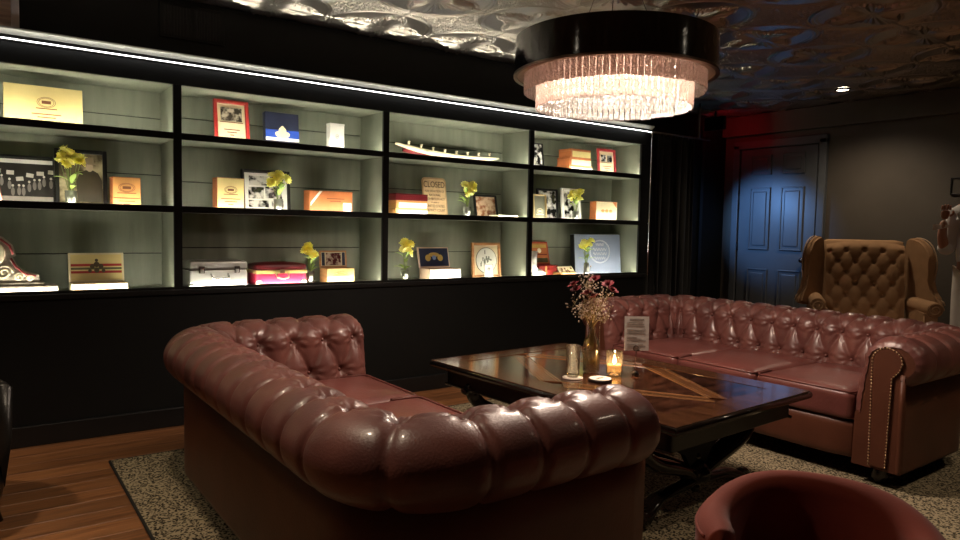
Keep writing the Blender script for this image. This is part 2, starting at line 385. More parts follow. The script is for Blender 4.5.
# exit sign facing the end wall
ex = thing('exit_sign', 'red lit exit sign hung from the ceiling near the door corner', 'sign', (6.38, 4.58, 2.35))
bx('sign_box', (0, 0, 0), (.045, .24, .14), M_BLACKG, ex, .006)
bx('sign_face', (.024, 0, 0), (.003, .22, .12), glow('exit_red', (1.,.02,.03), EXIT_E), ex)
text('sign_lettering', 'EXIT', .10, mat('white_letters', (.8,.75,.75), .4), ex, (.027, 0, -.002), (PI/2, 0, PI/2))
b = B(); tube(b, [(0, 0, .07), (0, 0, .13)], .012, 10); obj('sign_stem', b, M_BLACKG, ex, True)
# small frame on the end wall
wf = thing('wall_frame', 'thin dark frame hung on the charcoal wall', 'frame', (WX1-.006, 2.42, 1.64))
for y, z, sy, sz in ((0, .07, .20, .010), (0, -.07, .20, .010), (.10, 0, .010, .15), (-.10, 0, .010, .15)): bx('frame_bar', (-.004, y, z), (.014, sy, sz), M_BLACKG, wf, .002)
bx('frame_back', (.002, 0, 0), (.006, .19, .13), mat('frame_grey', (.08,.07,.055), .6), wf)

# recessed downlights: the one by the door, then added ones out of view
def downlight(x, y, label, watts, size=120):
    t = thing('ceiling_downlight', label, 'downlight', (x, y, ZC-.012), 0, 'recessed ceiling downlights')
    b = B(); lathe(b, [(.050,-.001),(.058,-.003),(.062,0),(.062,.014),(.050,.014)], 24, cap=False); obj('trim_ring', b, M_BLACKG, t, True)
    b = B(); lathe(b, [(.049,.004),(.001,.003)], 24); obj('lens', b, glow('down_lens', (1.,.86,.66), 9.) if 'down_lens' not in MATS else MATS['down_lens'], t)
    l = bpy.data.lights.new('downlight_beam', 'SPOT'); l.energy = watts; l.color = (1., .80, .58); l.spot_size = math.radians(size); l.spot_blend = 1.0; l.shadow_soft_size = .05
    o = bpy.data.objects.new('downlight_beam', l); C.objects.link(o); o.parent = t; o.location = (0, 0, -.03)
downlight(6.18, 3.145, 'small recessed ceiling downlight near the panelled door', DOWN_W*.9, 140)
for x, y, w_, l_ in ((-1.4, -.9, .8, 'added fill downlight in the empty room corner away from the rug'), (3.3, .50, .6, 'added fill downlight above the open rug beside the velvet chair'), (5.7, .4, .6, 'added fill downlight above the bare floor beyond the rug edge')): downlight(x, y, l_, DOWN_W*w_)  # unseen lamps added to fill the room with light
downlight(.40, 2.1, 'added unseen downlight over the sofa backing the wood floor', DOWN_W*1.3)  # added out of view to light the sofa roll and arm tops
downlight(-.75, 3.3, 'unseen ceiling downlight over the bare wood floor', DOWN_W*1.6, 82)  # out-of-view lamp placed to warm the floor by the bookcase

# ------------------------------------------------------------------ rug
def rug_material():
    m = bpy.data.materials.new('leopard_rug'); m.use_nodes = True; N = m.node_tree.nodes; L = m.node_tree.links; p = N['Principled BSDF']; p.inputs['Roughness'].default_value = .95
    p.inputs['Specular IOR Level'].default_value = .1
    tc = N.new('ShaderNodeTexCoord'); v = N.new('ShaderNodeTexVoronoi'); v.inputs['Scale'].default_value = 95; v.inputs['Randomness'].default_value = 1.
    nz = N.new('ShaderNodeTexNoise'); nz.inputs['Scale'].default_value = 45; mx = N.new('ShaderNodeMixRGB'); mx.inputs[0].default_value = .02
    L.new(tc.outputs['Object'], nz.inputs[0]); L.new(tc.outputs['Object'], mx.inputs[1]); L.new(nz.outputs['Color'], mx.inputs[2]); L.new(mx.outputs[0], v.inputs[0])
    cr = N.new('ShaderNodeValToRGB'); cr.color_ramp.elements[0].color = (.030,.024,.016, 1); cr.color_ramp.elements[1].color = (.36,.29,.185, 1)
    cr.color_ramp.elements[0].position = .40; cr.color_ramp.elements[1].position = .56; L.new(v.outputs['Distance'], cr.inputs[0])
    cr2 = N.new('ShaderNodeValToRGB'); cr2.color_ramp.elements[0].color = (.055,.043,.026, 1); cr2.color_ramp.elements[1].color = (1, 1, 1, 1); cr2.color_ramp.elements[0].position = .12; cr2.color_ramp.elements[1].position = .2
    L.new(cr.outputs[0], p.inputs['Base Color'])
    bp = N.new('ShaderNodeBump'); bp.inputs['Strength'].default_value = .5; bp.inputs['Distance'].default_value = .004; L.new(v.outputs['Distance'], bp.inputs['Height']); L.new(bp.outputs[0], p.inputs['Normal'])
    return m
RX0, RX1, RY0, RY1 = .52, 5.15, -1.2, 3.80
rg = thing('rug', 'speckled animal print rug under the sofas and table', 'rug', (RX0, RY0, 0))
bx('rug_pile', ((RX1-RX0)/2, (RY1-RY0)/2, .006), (RX1-RX0, RY1-RY0, .010), rug_material(), rg, .003)
b = B()
for y in (0, RY1-RY0): tube(b, [(0, y, .006), (RX1-RX0, y, .006)], .007, 6)
for x in (0, RX1-RX0): tube(b, [(x, 0, .006), (x, RY1-RY0, .006)], .007, 6)
obj('rug_binding', b, mat('rug_edge', (.015,.013,.01), .9), rg, True)

# ------------------------------------------------------------------ chesterfield sofas
def chesterfield(name, label, loc, rz, L=2.20, D=.98):
    t = thing(name, label, 'sofa', loc, rz, 'oxblood chesterfield sofas')
    w = .300; ri = .05; yi = L/2-w
    cz, co, R, Rz = .600, .165, .136, .113
    segs = []
    # (kind, length, columns)
    La = D-(w+ri); Lb = 2*(yi-ri); Lc = ri*PI/2
    cols = [3.9, 2.0, 10.0, 2.0, 3.9]; lens = [La, Lc, Lb, Lc, La]
    spc = 20
    samples = []      # (u, pos, outward, front distance)
    u = .1; 
    for k, (c, l) in enumerate(zip(cols, lens)):
        n = int(c*spc)
        for i in range(n+(1 if k == 4 else 0)):
            f = i/n
            if k == 0: p = Vector((D-La*f, -yi, 0)); o = Vector((0, -1, 0)); e = La*f
            elif k == 1: a = f*PI/2; o = Vector((-math.sin(a), -math.cos(a), 0)); p = Vector((w+ri, -yi+ri, 0))+o*ri; e = 9
            elif k == 2: p = Vector((w, -yi+ri+Lb*f, 0)); o = Vector((-1, 0, 0)); e = 9
            elif k == 3: a = f*PI/2; o = Vector((-math.cos(a), math.sin(a), 0)); p = Vector((w+ri, yi-ri, 0))+o*ri; e = 9
            else: p = Vector((w+ri+La*f, yi, 0)); o = Vector((0, 1, 0)); e = La*(1-f)
            samples.append((u+c*f, p, o, e))
        u += c
    # profile
    th0 = math.radians(188); x1, z1 = co+R*math.cos(th0), cz+Rz*math.sin(th0); l0 = math.hypot(x1, z1-.34)
    NP = 96; raw = []
    for j in range(60):
        f = j/60; nx, nz = -(z1-.34)/l0, x1/l0; raw.append((x1*f+nx*.010*math.sin(PI*f), .34+(z1-.34)*f))
    for j in range(201):
        a = th0-math.radians(188+66)*j/200; raw.append((co+R*math.cos(a), cz+Rz*math.sin(a)))
    acc = [0.]
    for (p0, p1) in zip(raw, raw[1:]): acc.append(acc[-1]+math.hypot(p1[0]-p0[0], p1[1]-p0[1]))
    itop = 60+int(200*(188-93)/(188+66)); s1, s3 = .12, acc[itop]; bsp = (s3-s1)/2
    prof = []
    for j in range(NP+1):
        s = acc[-1]*j/NP; x = float(np.interp(s, acc, [p[0] for p in raw])); z = float(np.interp(s, acc, [p[1] for p in raw]))
        xa, za = float(np.interp(s+.012, acc, [p[0] for p in raw])), float(np.interp(s+.012, acc, [p[1] for p in raw])); xb, zb = float(np.interp(s-.012, acc, [p[0] for p in raw])), float(np.interp(s-.012, acc, [p[1] for p in raw]))
        tx, tz = xa-xb, za-zb; tl = math.hypot(tx, tz); prof.append((s, x, z, -tz/tl, tx/tl))
    f_ = lambda x, e: abs(math.sin(PI*x))**e
    P = []
    for (u, p, o, e) in samples:
        row = []
        for (s, po, pz, no, nz) in prof:
            v = (s-s1)/bsp
            if v <= 0: puff = f_(u, .45)**2; A = .020
            elif v <= 2: puff = f_(u+v/2, .5)*f_(u-v/2, .5); A = .026-.006*max(0, v-1)
            else:
                k = min(1, (v-2)/.5); k = k*k*(3-2*k); du = u-round(u); crease = 1-math.exp(-(abs(du)/.075)**1.3)
                puff = (1-k)*f_(u, .5)**2+k*crease; A = .021-.007*min(1, (v-2)/.45)
            kk = min(2, max(0, round(v))); du = (u-(.5 if kk == 1 else 0)); du -= round(du)
            dd = math.hypot(du*.155, (v-kk)*bsp)
            d = A*(puff-.6)-.022*math.exp(-(dd/.021)**2)
            ang = math.atan2((v-kk)*bsp, du*.155); d += .0042*math.sin(ang*9+u*5)*math.exp(-((dd-.042)/.022)**2)
            if e < .06:
                q = (.06-e)/.06; d = d*(1-.7*q)-.036*(1-math.sqrt(max(0, 1-q*q)))+.0015*q*math.sin(s*2*PI/.045)
            oo = po+no*d; zz = pz+nz*d
            row.append(p+o*oo+Vector((0, 0, zz)))
        P.append(row)
    b = B(); gridmesh(b, P); obj('tufted_back_and_arms', b, M_LEATH, t, True)
    # buttons
    b = B()
    for k in range(3):
        s = s1+k*bsp
        jj = min(range(len(prof)), key=lambda j: abs(prof[j][0]-s))
        for i in range(len(samples)-1):
            ua, ub = samples[i][0], samples[i+1][0]; off = .5 if k == 1 else 0.
            if math.floor(ua-off) != math.floor(ub-off) and samples[i][3] > .05:
                c = P[i][jj]; (s_, po, pz, no, nz) = prof[jj]; nrm = samples[i][2]*no+Vector((0, 0, nz))
                c = c+nrm*.004; ball(b, c, .0095, (1, 1, 1), 8, 5)
    stuff(obj('leather_buttons', b, M_LEATH, t, True))
    # outer skirt: same U path, straight panel below the roll
    b = B(); ob = .205
    Pp = [[p+o*ob+Vector((0, 0, z)) for z in (.55, .40, .25, .10, .085)] for (u, p, o, e) in samples[::6]+[samples[-1]]]
    gridmesh(b, Pp)
    o = obj('outer_panel', b, M_LEATHD, t, True, fixn=True)
    sm = o.modifiers.new('thick', 'SOLIDIFY'); sm.thickness = .02; sm.offset = 1
    # piping seam under the roll
    b = B(); tube(b, [p+o*(ob+.006)+Vector((0, 0, .525)) for (u, p, o, e) in samples[::6]+[samples[-1]]], .006, 6); obj('piping', b, M_LEATHD, t, True)
    # arm fronts
    for sy in (-1, 1):
        b = B(); poly = [(0.004, .085), (0.010, .34)]+[(x-nx*.036, z-nz*.036) for (s_, x, z, nx, nz) in prof[2::3]]+[(.222, .50), (.222, .085)]
        prism(b, [(sy*yi+sy*x, z) for x, z in poly], 'x', D-.05, D-.004)
        af = obj('arm_front', b, M_LEATHD, t)
        # raised scroll panel with nailheads
        out = [(sy*yi+sy*.088, .10)]
        for i in range(21):
            a = PI-(PI*i/20)*1.0-.0; out.append((sy*yi+sy*(.148+.066*math.cos(a)), cz+.066*math.sin(a)))
        out += [(sy*yi+sy*(.148+.066*math.cos(-.6)), cz+.066*math.sin(-.6)), (sy*yi+sy*.172, .53), (sy*yi+sy*.162, .10)]
        b = B(); prism(b, out, 'x', D-.004, D+.006); obj('scroll_panel', b, M_LEATHD, af)
        b = B(); pts = [Vector((D+.007, a, z)) for a, z in out]; acc = 0
        for a, c in zip(pts, pts[1:]):
            l = (c-a).length; x = acc
            while x < l:
                ball(b, a+(c-a)*x/l, .0046, (.6, 1, 1), 6, 4); x += .0150
            acc = x-l
        stuff(obj('nailheads', b, M_BRASS, af, True))
    # seat
    cw = 2*yi/3
    for k in range(3):
        b = B(); rbox(b, (.245+(D-.245)/2-.005, -yi+cw*(k+.5), .352), (D-.245-.01, cw-.004, .150), .032, 10, .016); sc = obj('seat_cushion', b, M_SEAT, t, True)
        b = B(); y0, y1 = -yi+cw*k+.016, -yi+cw*(k+1)-.016; tube(b, [(D-.16, y0-.008, .425), (D-.035, y0-.006, .424), (D-.02, y0+.008, .422), (D-.02, y1-.008, .422), (D-.035, y1+.006, .424), (D-.16, y1+.008, .425)], .0055, 6); obj('piping', b, M_SEAT, sc, True)
    b = B(); rbox(b, (D-.065, 0, .185), (.09, 2*yi-.004, .19), .03, 8); obj('front_rail', b, M_LEATHD, t, True)
    bx('seat_frame', (.47, 0, .18), (.72, 2*yi+.05, .18), M_LEATHD, t)
    for x in (.22, D-.09):
        for y in (-L/2+.20, L/2-.20):
            b = B(); lathe(b, [(.022,0),(.034,.012),(.038,.035),(.030,.06),(.034,.088)], 16); obj('bun_foot', b, M_DARKW, t, True, (x, y, 0))
    return t
sofaL = chesterfield('chesterfield_sofa', 'oxblood leather chesterfield sofa with its tufted back to the bookcase window side', (.65, 2.395, .012), 0)
sofaR = copy_tree(sofaL); sofaR.location = (4.40, 2.415, .012); sofaR.rotation_euler = (0, 0, PI)
sofaL['label'] = 'oxblood chesterfield sofa with its back to the bare wood floor'
sofaR['label'] = 'oxblood chesterfield sofa in front of the tan wing chair'

# ------------------------------------------------------------------ coffee table
TW, TL, TZ = 1.00, 1.52, .50
tb = thing('coffee_table', 'low dark wood coffee table with inlaid top and carved crossed legs', 'table', (2.475, 2.345, 0), math.radians(3.0))
MT1 = mat('walnut_border', (.085,.034,.016), .10, var=.45, nscale=5, stretch=(6,1,6), coat=.7)
MT2 = mat('walnut_panel', (.048,.018,.010), .09, var=.7, nscale=4, stretch=(2,5,2), coat=.7, rnd=.35)
MT3 = mat('light_inlay', (.13,.052,.020), .16, var=.3, nscale=9, coat=.7)
bw = .13
for s in (-1, 1):
    b = B(); prism(b, [(s*TW/2, -TL/2), (s*TW/2, TL/2), (s*(TW/2-bw), TL/2-bw), (s*(TW/2-bw), -TL/2+bw)], 'z', TZ-.035, TZ); obj('border_board', b, MT1, tb)
    b = B(); prism(b, [(-TW/2, s*TL/2), (TW/2, s*TL/2), (TW/2-bw, s*(TL/2-bw)), (-TW/2+bw, s*(TL/2-bw))], 'z', TZ-.035, TZ); obj('border_board', b, MT1, tb)
ix, iy = TW/2-bw-.001, TL/2-bw-.001
# inlay strips forming a cross of diagonals, panels between
def clip_strip(p, q, hw):
    d = (Vector(q)-Vector(p)).normalized(); n = Vector((-d.y, d.x))*hw; return [Vector(p)+n, Vector(q)+n, Vector(q)-n, Vector(p)-n]
bx('panel_bed', (0, 0, TZ-.02), (2*ix, 2*iy, .028), MT2, tb)
bd = .05
mids = [(ix, 0), (0, -iy), (-ix, 0), (0, iy)]; cor = [(ix, -iy), (-ix, -iy), (-ix, iy), (ix, iy)]
M_STR = mat('pale_stringing', (.30,.15,.06), .2, coat=.5)
b = B(); prism(b, [(ix-bd*1.3, 0), (0, -iy+bd*1.6), (-ix+bd*1.3, 0), (0, iy-bd*1.6)], 'z', TZ-.010, TZ-.0016); obj('veneer_panel', b, MT2, tb)
for k in range(4):
    p, q, c_ = Vector(mids[k]), Vector(mids[(k+1) % 4]), Vector(cor[k])
    b = B(); prism(b, [tuple(p.lerp(c_, .12)), tuple(c_), tuple(q.lerp(c_, .12))], 'z', TZ-.010, TZ-.0016); obj('veneer_panel', b, MT2, tb)
    d = (q-p).normalized(); n = Vector((-d.y, d.x)); 
    if n.dot(c_) < 0: n = -n
    e0 = p.lerp(c_, .0)+n*0; 
    b = B(); pl = [p.lerp(c_, .12), q.lerp(c_, .12), q-n*bd*.0+(-q).normalized()*bd*1.3, p+(-p).normalized()*bd*1.3]
    prism(b, [tuple(v) for v in pl], 'z', TZ-.009, TZ-.0006); st = obj('inlay_strip', b, MT3, tb)
    b = B()
    for f in (.0, .18, .82, 1.):
        va, vb = pl[0].lerp(pl[3], f), pl[1].lerp(pl[2], f); tube(b, [(va.x, va.y, TZ-.0014), (vb.x, vb.y, TZ-.0014)], .0015, 5)
    obj('stringing', b, M_STR, st)
b = B()
for s in (-1, 1):
    tube(b, [(s*(TW/2-.002), -TL/2, TZ-.018), (s*(TW/2-.002), TL/2, TZ-.018)], .016, 8); tube(b, [(-TW/2, s*(TL/2-.002), TZ-.018), (TW/2, s*(TL/2-.002), TZ-.018)], .016, 8)
obj('edge_moulding', b, M_DARKW, tb, True)
for s in (-1, 1):
    bx('apron', (s*(TW/2-.075), 0, TZ-.080), (.03, TL-.12, .09), M_BLACKG, tb, .004); bx('apron', (0, s*(TL/2-.075), TZ-.080), (TW-.12, .03, .09), M_BLACKG, tb, .004)
    b = B(); tube(b, [(s*(TW/2-.058), -TL/2+.05, TZ-.122), (s*(TW/2-.058), TL/2-.05, TZ-.122)], .007, 6); obj('apron_bead', b, M_DARKW, tb, True)
for s in (-1, 1):
    for q in (-1, 1):
        b = B(); ball(b, (0, 0, 0), .03, (1, 1, .8), 12, 8); obj('corner_drop', b, M_DARKW, tb, True, (s*(TW/2-.08), q*(TL/2-.2), TZ-.135))
def bez(p, n=22):
    out = []
    for i in range(n+1):
        t = i/n; out.append(sum((Vector(p[k])*math.comb(len(p)-1, k)*(1-t)**(len(p)-1-k)*t**k for k in range(len(p))), Vector((0, 0, 0))))
    return out
for sy in (-1, 1):
    ye = sy*(TL/2-.24)
    for s in (-1, 1):
        pts = bez([(s*.41, ye, TZ-.11), (s*.40, ye, .24), (s*.20, ye, .25), (s*.04, ye, .165)], 14)+bez([(s*.04, ye, .165), (-s*.12, ye, .09), (-s*.22, ye, .17), (-s*.37, ye, .050)], 14)[1:]
        b = B(); tube(b, pts, [.030+.010*math.sin(i*.24) for i in range(len(pts))], 10, (1.5, .85)); lg = obj('crossed_leg', b, M_DARKW, tb, True)
        b = B()
        for off in (-.018, .018):
            tube(b, [p+Vector((0, sy*.030*1.0+off*.0, 0))+Vector((off, 0, off*.4)) for p in pts], .0075, 6)
        obj('carved_reed', b, M_DARKW, lg, True)
        b = B(); pr = []
        for i in range(26):
            a = i/25*2.3*PI; r = .055*(1-i/25*.72); pr.append((-s*(.36+.035)-s*(-r*math.cos(a))*-1*1.0+s*.03, ye, .055+r*math.sin(a)*.8))
        tube(b, pr, .020, 8); obj('scroll_foot', b, M_DARKW, lg, True)
        b = B(); tube(b, [(s*.44, ye, TZ-.125), (s*.34, ye, TZ-.118)], .035, 10); obj('leg_block', b, M_DARKW, lg, True)
    b = B(); ball(b, (0, ye, .165), .058, (1.25, .9, 1.), 16, 10); ball(b, (0, ye+sy*.045, .165), .034, (1, .7, 1)); 
    for s in (-1, 1): ball(b, (s*.08, ye, .165), .024); ball(b, (0, ye, .165+s*.068), .022)
    obj('carved_boss', b, M_DARKW, tb, True)
    b = B(); prism(b, [(-.30, TZ-.11), (.30, TZ-.11), (.20, .31), (.10, .26), (.05, .19), (-.05, .19), (-.10, .26), (-.20, .31)], 'y', ye-.012, ye+.012); obj('trestle_plate', b, M_BLACK, tb)
b = B(); tube(b, [(0, y, .165) for y in np.linspace(-(TL/2-.24), TL/2-.24, 15)], [.022+.012*abs(math.sin(i*PI/7)) for i in range(15)], 10); obj('stretcher', b, M_DARKW, tb, True)

# ------------------------------------------------------------------ chandelier
CX, CY, RIM = 2.475, 2.35, 1.925
ch = thing('chandelier', 'round black drum chandelier with two tiers of hanging crystal bars', 'chandelier', (CX, CY, RIM))
M_DRUM = mat('drum_gloss', (.010,.009,.011), .08, var=.3, nscale=20, bump=.25, bscale=14, coat=.8)
RD = .475
b = B(); lathe(b, [(RD-.006,0),(RD,0),(RD-.004,.17),(RD-.012,.17),(RD-.014,.004)], 96, cap=False); obj('drum_shade', b, M_DRUM, ch, True, ang=30)
b = B(); lathe(b, [(RD+.002,-.004),(RD+.002,.006),(RD-.016,.006),(RD-.016,-.004),(RD+.002,-.004)], 96, cap=False); obj('rim_band', b, mat('bronze_rim', (.28,.20,.15), .3, .9), ch, True, ang=30)
b = B(); lathe(b, [(RD-.012,.168),(.06,.168),(.06,.172),(RD-.012,.172)], 96, cap=False); obj('top_plate', b, M_DRUM, ch)
b = B(); lathe(b, [(RD-.016,.003),(.428,.003),(.428,.006),(RD-.016,.006)], 96, cap=False); obj('inner_lip', b, mat('warm_lip', (.55,.45,.38), .4), ch)
for k in range(3):
    a = 2*PI*k/3+.9; b = B(); tube(b, [(.20*math.cos(a), .20*math.sin(a), .17), (.05*math.cos(a), .05*math.sin(a), ZC-RIM-.02)], .0022, 6); obj('suspension_cable', b, M_CHROME, ch, True)
b = B(); lathe(b, [(.001,-.03),(.06,-.025),(.075,-.01),(.075,0)], 24); obj('ceiling_canopy', b, M_BLACKG, ch, True, (0, 0, ZC-RIM-.01))
def crystal_mesh(w, h, d):
    b = B(); box(b, (0, 0, -h/2), (d, w, h), .0025, 1)
    me = bpy.data.meshes.new('crystal'); bmesh.ops.recalc_face_normals(b, faces=b.faces); b.to_mesh(me); b.free(); me.materials.append(M_CRYST); return me
for r, z0, z1, n in ((.421, .10, -.078, 92), (.364, .10, -.150, 80)):
    w = 2*PI*r/n*.90; me = crystal_mesh(w, z0-z1, .008)
    for k in range(n):
        a = 2*PI*k/n; inst('crystal_bar', me, ch, (r*math.cos(a), r*math.sin(a), z0+random.uniform(-.003, .003)), (0, 0, a+random.uniform(-.16, .16)))
    b = B(); lathe(b, [(r-.006,z0-.005),(r+.006,z0-.005),(r+.006,z0+.005),(r-.006,z0+.005),(r-.006,z0-.005)], 72, cap=False); obj('hanging_ring', b, M_CHROME, ch, True)
M_BULB = glow('bulb_glow', (1.,.83,.62), 8.)
for k in range(8):
    a = 2*PI*k/8+.25; r = .15
    b = B(); lathe(b, [(.012,.09),(.013,.06),(.013,.055),(.024,.03),(.028,.010),(.022,-.012),(.008,-.024),(.001,-.026)], 14)
    bl = obj('bulb', b, M_BULB, ch, True, (r*math.cos(a), r*math.sin(a), .045))
    b = B(); lathe(b, [(.016,.060),(.016,.122)], 12); obj('socket', b, M_BLACKG, bl, True)
    l = bpy.data.lights.new('bulb_light', 'POINT'); l.energy = CHAND_W; l.color = (1., .80, .64); l.shadow_soft_size = .03
    o = bpy.data.objects.new('bulb_light', l); C.objects.link(o); o.parent = ch; o.location = (r*math.cos(a), r*math.sin(a), .005)

# ------------------------------------------------------------------ things on the coffee table
TT = TZ+.0005
M_PAPER = mat('white_paper', (.86,.80,.74), .6, var=.04)
M_INK = mat('print_ink', (.06,.05,.045), .6)
def bloom_mesh(name, m, petals=9, r=.017):
    b = B()
    for ring, (n, tilt, rr) in enumerate(((petals, .35, 1.), (petals-2, .95, .8), (4, 1.35, .5))):
        for k in range(n):
            a = 2*PI*k/n+ring*.4; q = Matrix.Rotation(a, 3, 'Z') @ Matrix.Rotation(-tilt, 3, 'Y'); L = r*rr
            pts = [q @ Vector(p) for p in ((0, 0, 0), (L*.6, -L*.42, .12*L), (L*1.15, 0, .02*L), (L*.6, L*.42, .12*L))]
            vs = [b.verts.new(p) for p in pts]; b.faces.new((vs[0], vs[1], vs[2])); b.faces.new((vs[0], vs[2], vs[3]))
    me = bpy.data.meshes.new(name); b.to_mesh(me); b.free(); me.materials.append(m); return me
def leaf_mesh(name, m, l=.05, w=.014):
    b = B(); n = 5; L_ = []; R_ = []
    for i in range(n+1):
        t = i/n; ww = w*math.sin(PI*min(1, t*.95+.05))**.8; z = .35*l*t*(1-t)*1.2
        L_.append(b.verts.new((l*t, ww, z+ww*.25))); R_.append(b.verts.new((l*t, -ww, z+ww*.25)))
    mid = [b.verts.new((l*i/n, 0, .35*l*(i/n)*(1-i/n)*1.2)) for i in range(n+1)]
    for i in range(n): b.faces.new((L_[i], L_[i+1], mid[i+1], mid[i])); b.faces.new((mid[i], mid[i+1], R_[i+1], R_[i]))
    me = bpy.data.meshes.new(name); b.to_mesh(me); b.free(); me.materials.append(m); return me
M_GREEN = mat('leaf_green', (.38,.55,.12), .5, var=.25)
M_YEL = mat('yellow_petal', (.86,.80,.16), .6, var=.2, nscale=30, col2=(.95,.93,.45))
M_YEL.node_tree.nodes['Principled BSDF'].inputs['Subsurface Weight'].default_value = 0.0
_t = M_YEL.node_tree.nodes.new('ShaderNodeBsdfTranslucent'); _a = M_YEL.node_tree.nodes.new('ShaderNodeAddShader'); _t.inputs[0].default_value = (.62,.60,.14,1)
M_YEL.node_tree.links.new(M_YEL.node_tree.nodes['Principled BSDF'].outputs[0], _a.inputs[0]); M_YEL.node_tree.links.new(_t.outputs[0], _a.inputs[1]); M_YEL.node_tree.links.new(_a.outputs[0], M_YEL.node_tree.nodes['Material Output'].inputs[0])
M_STEM = mat('stem_green', (.16,.22,.06), .6)
M_RED = mat('red_petal', (.13,.010,.016), .6, var=.3, nscale=30)
M_DRY = mat('dried_white', (.46,.37,.29), .8, var=.2, nscale=40)
M_DSTEM = mat('dried_stem', (.30,.24,.11), .8)
YB_ME = bloom_mesh('yellow_bloom', M_YEL, 10, .031); LF_ME = leaf_mesh('leaf', M_GREEN, .075, .015); RB_ME = bloom_mesh('red_bloom', M_RED, 10, .020)

fv = thing('flower_vase', 'glass bottle of dried red and white flowers on the coffee table', 'vase', (2.446, 2.415, TT))
b = B(); lathe(b, [(.034,.0),(.040,.004),(.041,.13),(.037,.155),(.020,.185),(.018,.215),(.021,.222),(.018,.222),(.015,.215),(.017,.187),(.034,.153),(.038,.13),(.037,.008),(.001,.006)], 28); obj('bottle', b, M_GLASS, fv, True)
b = B(); lathe(b, [(.001,.009),(.0365,.009),(.037,.105),(.001,.105)], 24); obj('water', b, glassy('vase_water', (.95,.90,.66), .55, .15, .03, .45), fv, True)
rs = random.Random(3); dots = B(); stems = B()
heads = []
for k in range(26):
    a = rs.uniform(0, 2*PI); rr = rs.uniform(.015, .105); h = rs.uniform(.31, .475)-rr*.45; tip = Vector((rr*math.cos(a), rr*math.sin(a), h)); heads.append(tip)
    base = Vector((rs.uniform(-.02, .02), rs.uniform(-.02, .02), .02)); neck = Vector((rs.uniform(-.009, .009), rs.uniform(-.009, .009), .21))
    tube(stems, [base, neck, neck.lerp(tip, .5)+Vector((0, 0, .012)), tip], .0012, 4)
    for q in range(17):
        d = Vector((rs.gauss(0, .024), rs.gauss(0, .022), rs.gauss(0, .024))); ball(dots, tip+d, rs.uniform(.0024, .0048), (1, 1, 1), 5, 4)
        if q % 3 == 0: tube(stems, [tip-Vector((0, 0, .03)), tip+d], .0006, 3)
obj('dried_stems', stems, M_DSTEM, fv); stuff(obj('dried_blossom', dots, M_DRY, fv))
for (x, y, z) in ((-.085, .045, .425), (-.02, -.03, .372), (.055, -.045, .43), (-.045, -.005, .385), (-.065, .05, .40), (.03, .02, .45), (.075, -.05, .40)):
    o = inst('red_bloom', RB_ME, fv, (x, y, z), (rs.uniform(-.5, .5), rs.uniform(-.5, .5), rs.uniform(0, 6))); o.scale = (1.6, 1.6, 1.6)

gl = thing('tumbler', 'tall ribbed empty glass tumbler beside the flower bottle', 'glass', (2.272, 2.362, TT+.005))
b = B(); n = 40; P = []
for i in range(n):
    a = 2*PI*i/n; rb = .0012*math.cos(a*14)
    P.append([((r+rb*k)*math.cos(a), (r+rb*k)*math.sin(a), z) for r, z, k in ((.001, 0, 0), (.026, 0, 1), (.030, .015, 1), (.034, .15, 1), (.032, .15, 0), (.028, .022, 0), (.001, .018, 0))])
gridmesh(b, P, True); obj('glass_body', b, M_GLASS, gl, True)
cs = thing('coaster', 'round white paper coaster under the glass tumbler', 'coaster', (2.272, 2.362, TT)); b = B(); lathe(b, [(.047,0),(.048,.0015),(.047,.004)], 32); obj('disc', b, M_PAPER, cs); 
b = B(); lathe(b, [(.040,.0042),(.042,.0046),(.044,.0042)], 32, cap=False); obj('printed_ring', b, mat('grey_print', (.3,.28,.26), .6), cs)
ct2 = thing('coaster', 'thick dark coaster with pale top and small emblem, lying bare', 'coaster', (2.338, 2.247, TT)); b = B(); lathe(b, [(.052,0),(.055,.002),(.055,.011),(.052,.013)], 32); obj('rim', b, mat('coaster_dark', (.05,.035,.03), .5), ct2)
b = B(); lathe(b, [(.050,.0132),(.001,.0135)], 32); obj('face', b, M_PAPER, ct2)
b = B(); ball(b, (0, 0, .0137), .016, (1, .6, .03)); ball(b, (.024, .006, .0137), .008, (1, 1, .03)); ball(b, (-.024, -.006, .0137), .008, (1, 1, .03)); obj('emblem', b, M_INK, ct2)
cn = thing('candle', 'lit candle in a clear glass holder', 'candle', (2.495, 2.308, TT))
b = B(); lathe(b, [(.030,0),(.037,.003),(.039,.012),(.039,.118),(.036,.118),(.036,.018),(.001,.016)], 32); obj('glass_holder', b, M_GLASS, cn, True)
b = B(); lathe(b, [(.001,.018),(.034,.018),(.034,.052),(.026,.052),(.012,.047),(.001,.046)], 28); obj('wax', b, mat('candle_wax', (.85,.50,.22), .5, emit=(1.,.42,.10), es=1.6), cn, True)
b = B(); tube(b, [(0, 0, .045), (.001, 0, .060)], .0012, 5); obj('wick', b, M_INK, cn)
b = B(); lathe(b, [(.001,.054),(.007,.060),(.0085,.068),(.006,.080),(.003,.090),(.0005,.099)], 14); fm = obj('flame', b, glow('flame_glow', (1.,.66,.25), 80.), cn, True)
l = bpy.data.lights.new('flame_light', 'POINT'); l.energy = 2.0; l.color = (1., .55, .25); l.shadow_soft_size = .012; o = bpy.data.objects.new('flame_light', l); C.objects.link(o); o.parent = cn; o.location = (0, 0, .085)
cdh = thing('card_holder', 'black wire place-card holder with a ring clip and ball base', 'card holder', (2.568, 2.238, TT), math.radians(-36))
b = B(); ball(b, (0, 0, .013), .013); ball(b, (.012, 0, .008), .008); ball(b, (-.010, .008, .008), .008); obj('base_balls', b, M_BLACKG, cdh, True)
b = B(); tube(b, [(0, 0, .02), (0, 0, .12)], .0018, 6); n = 20
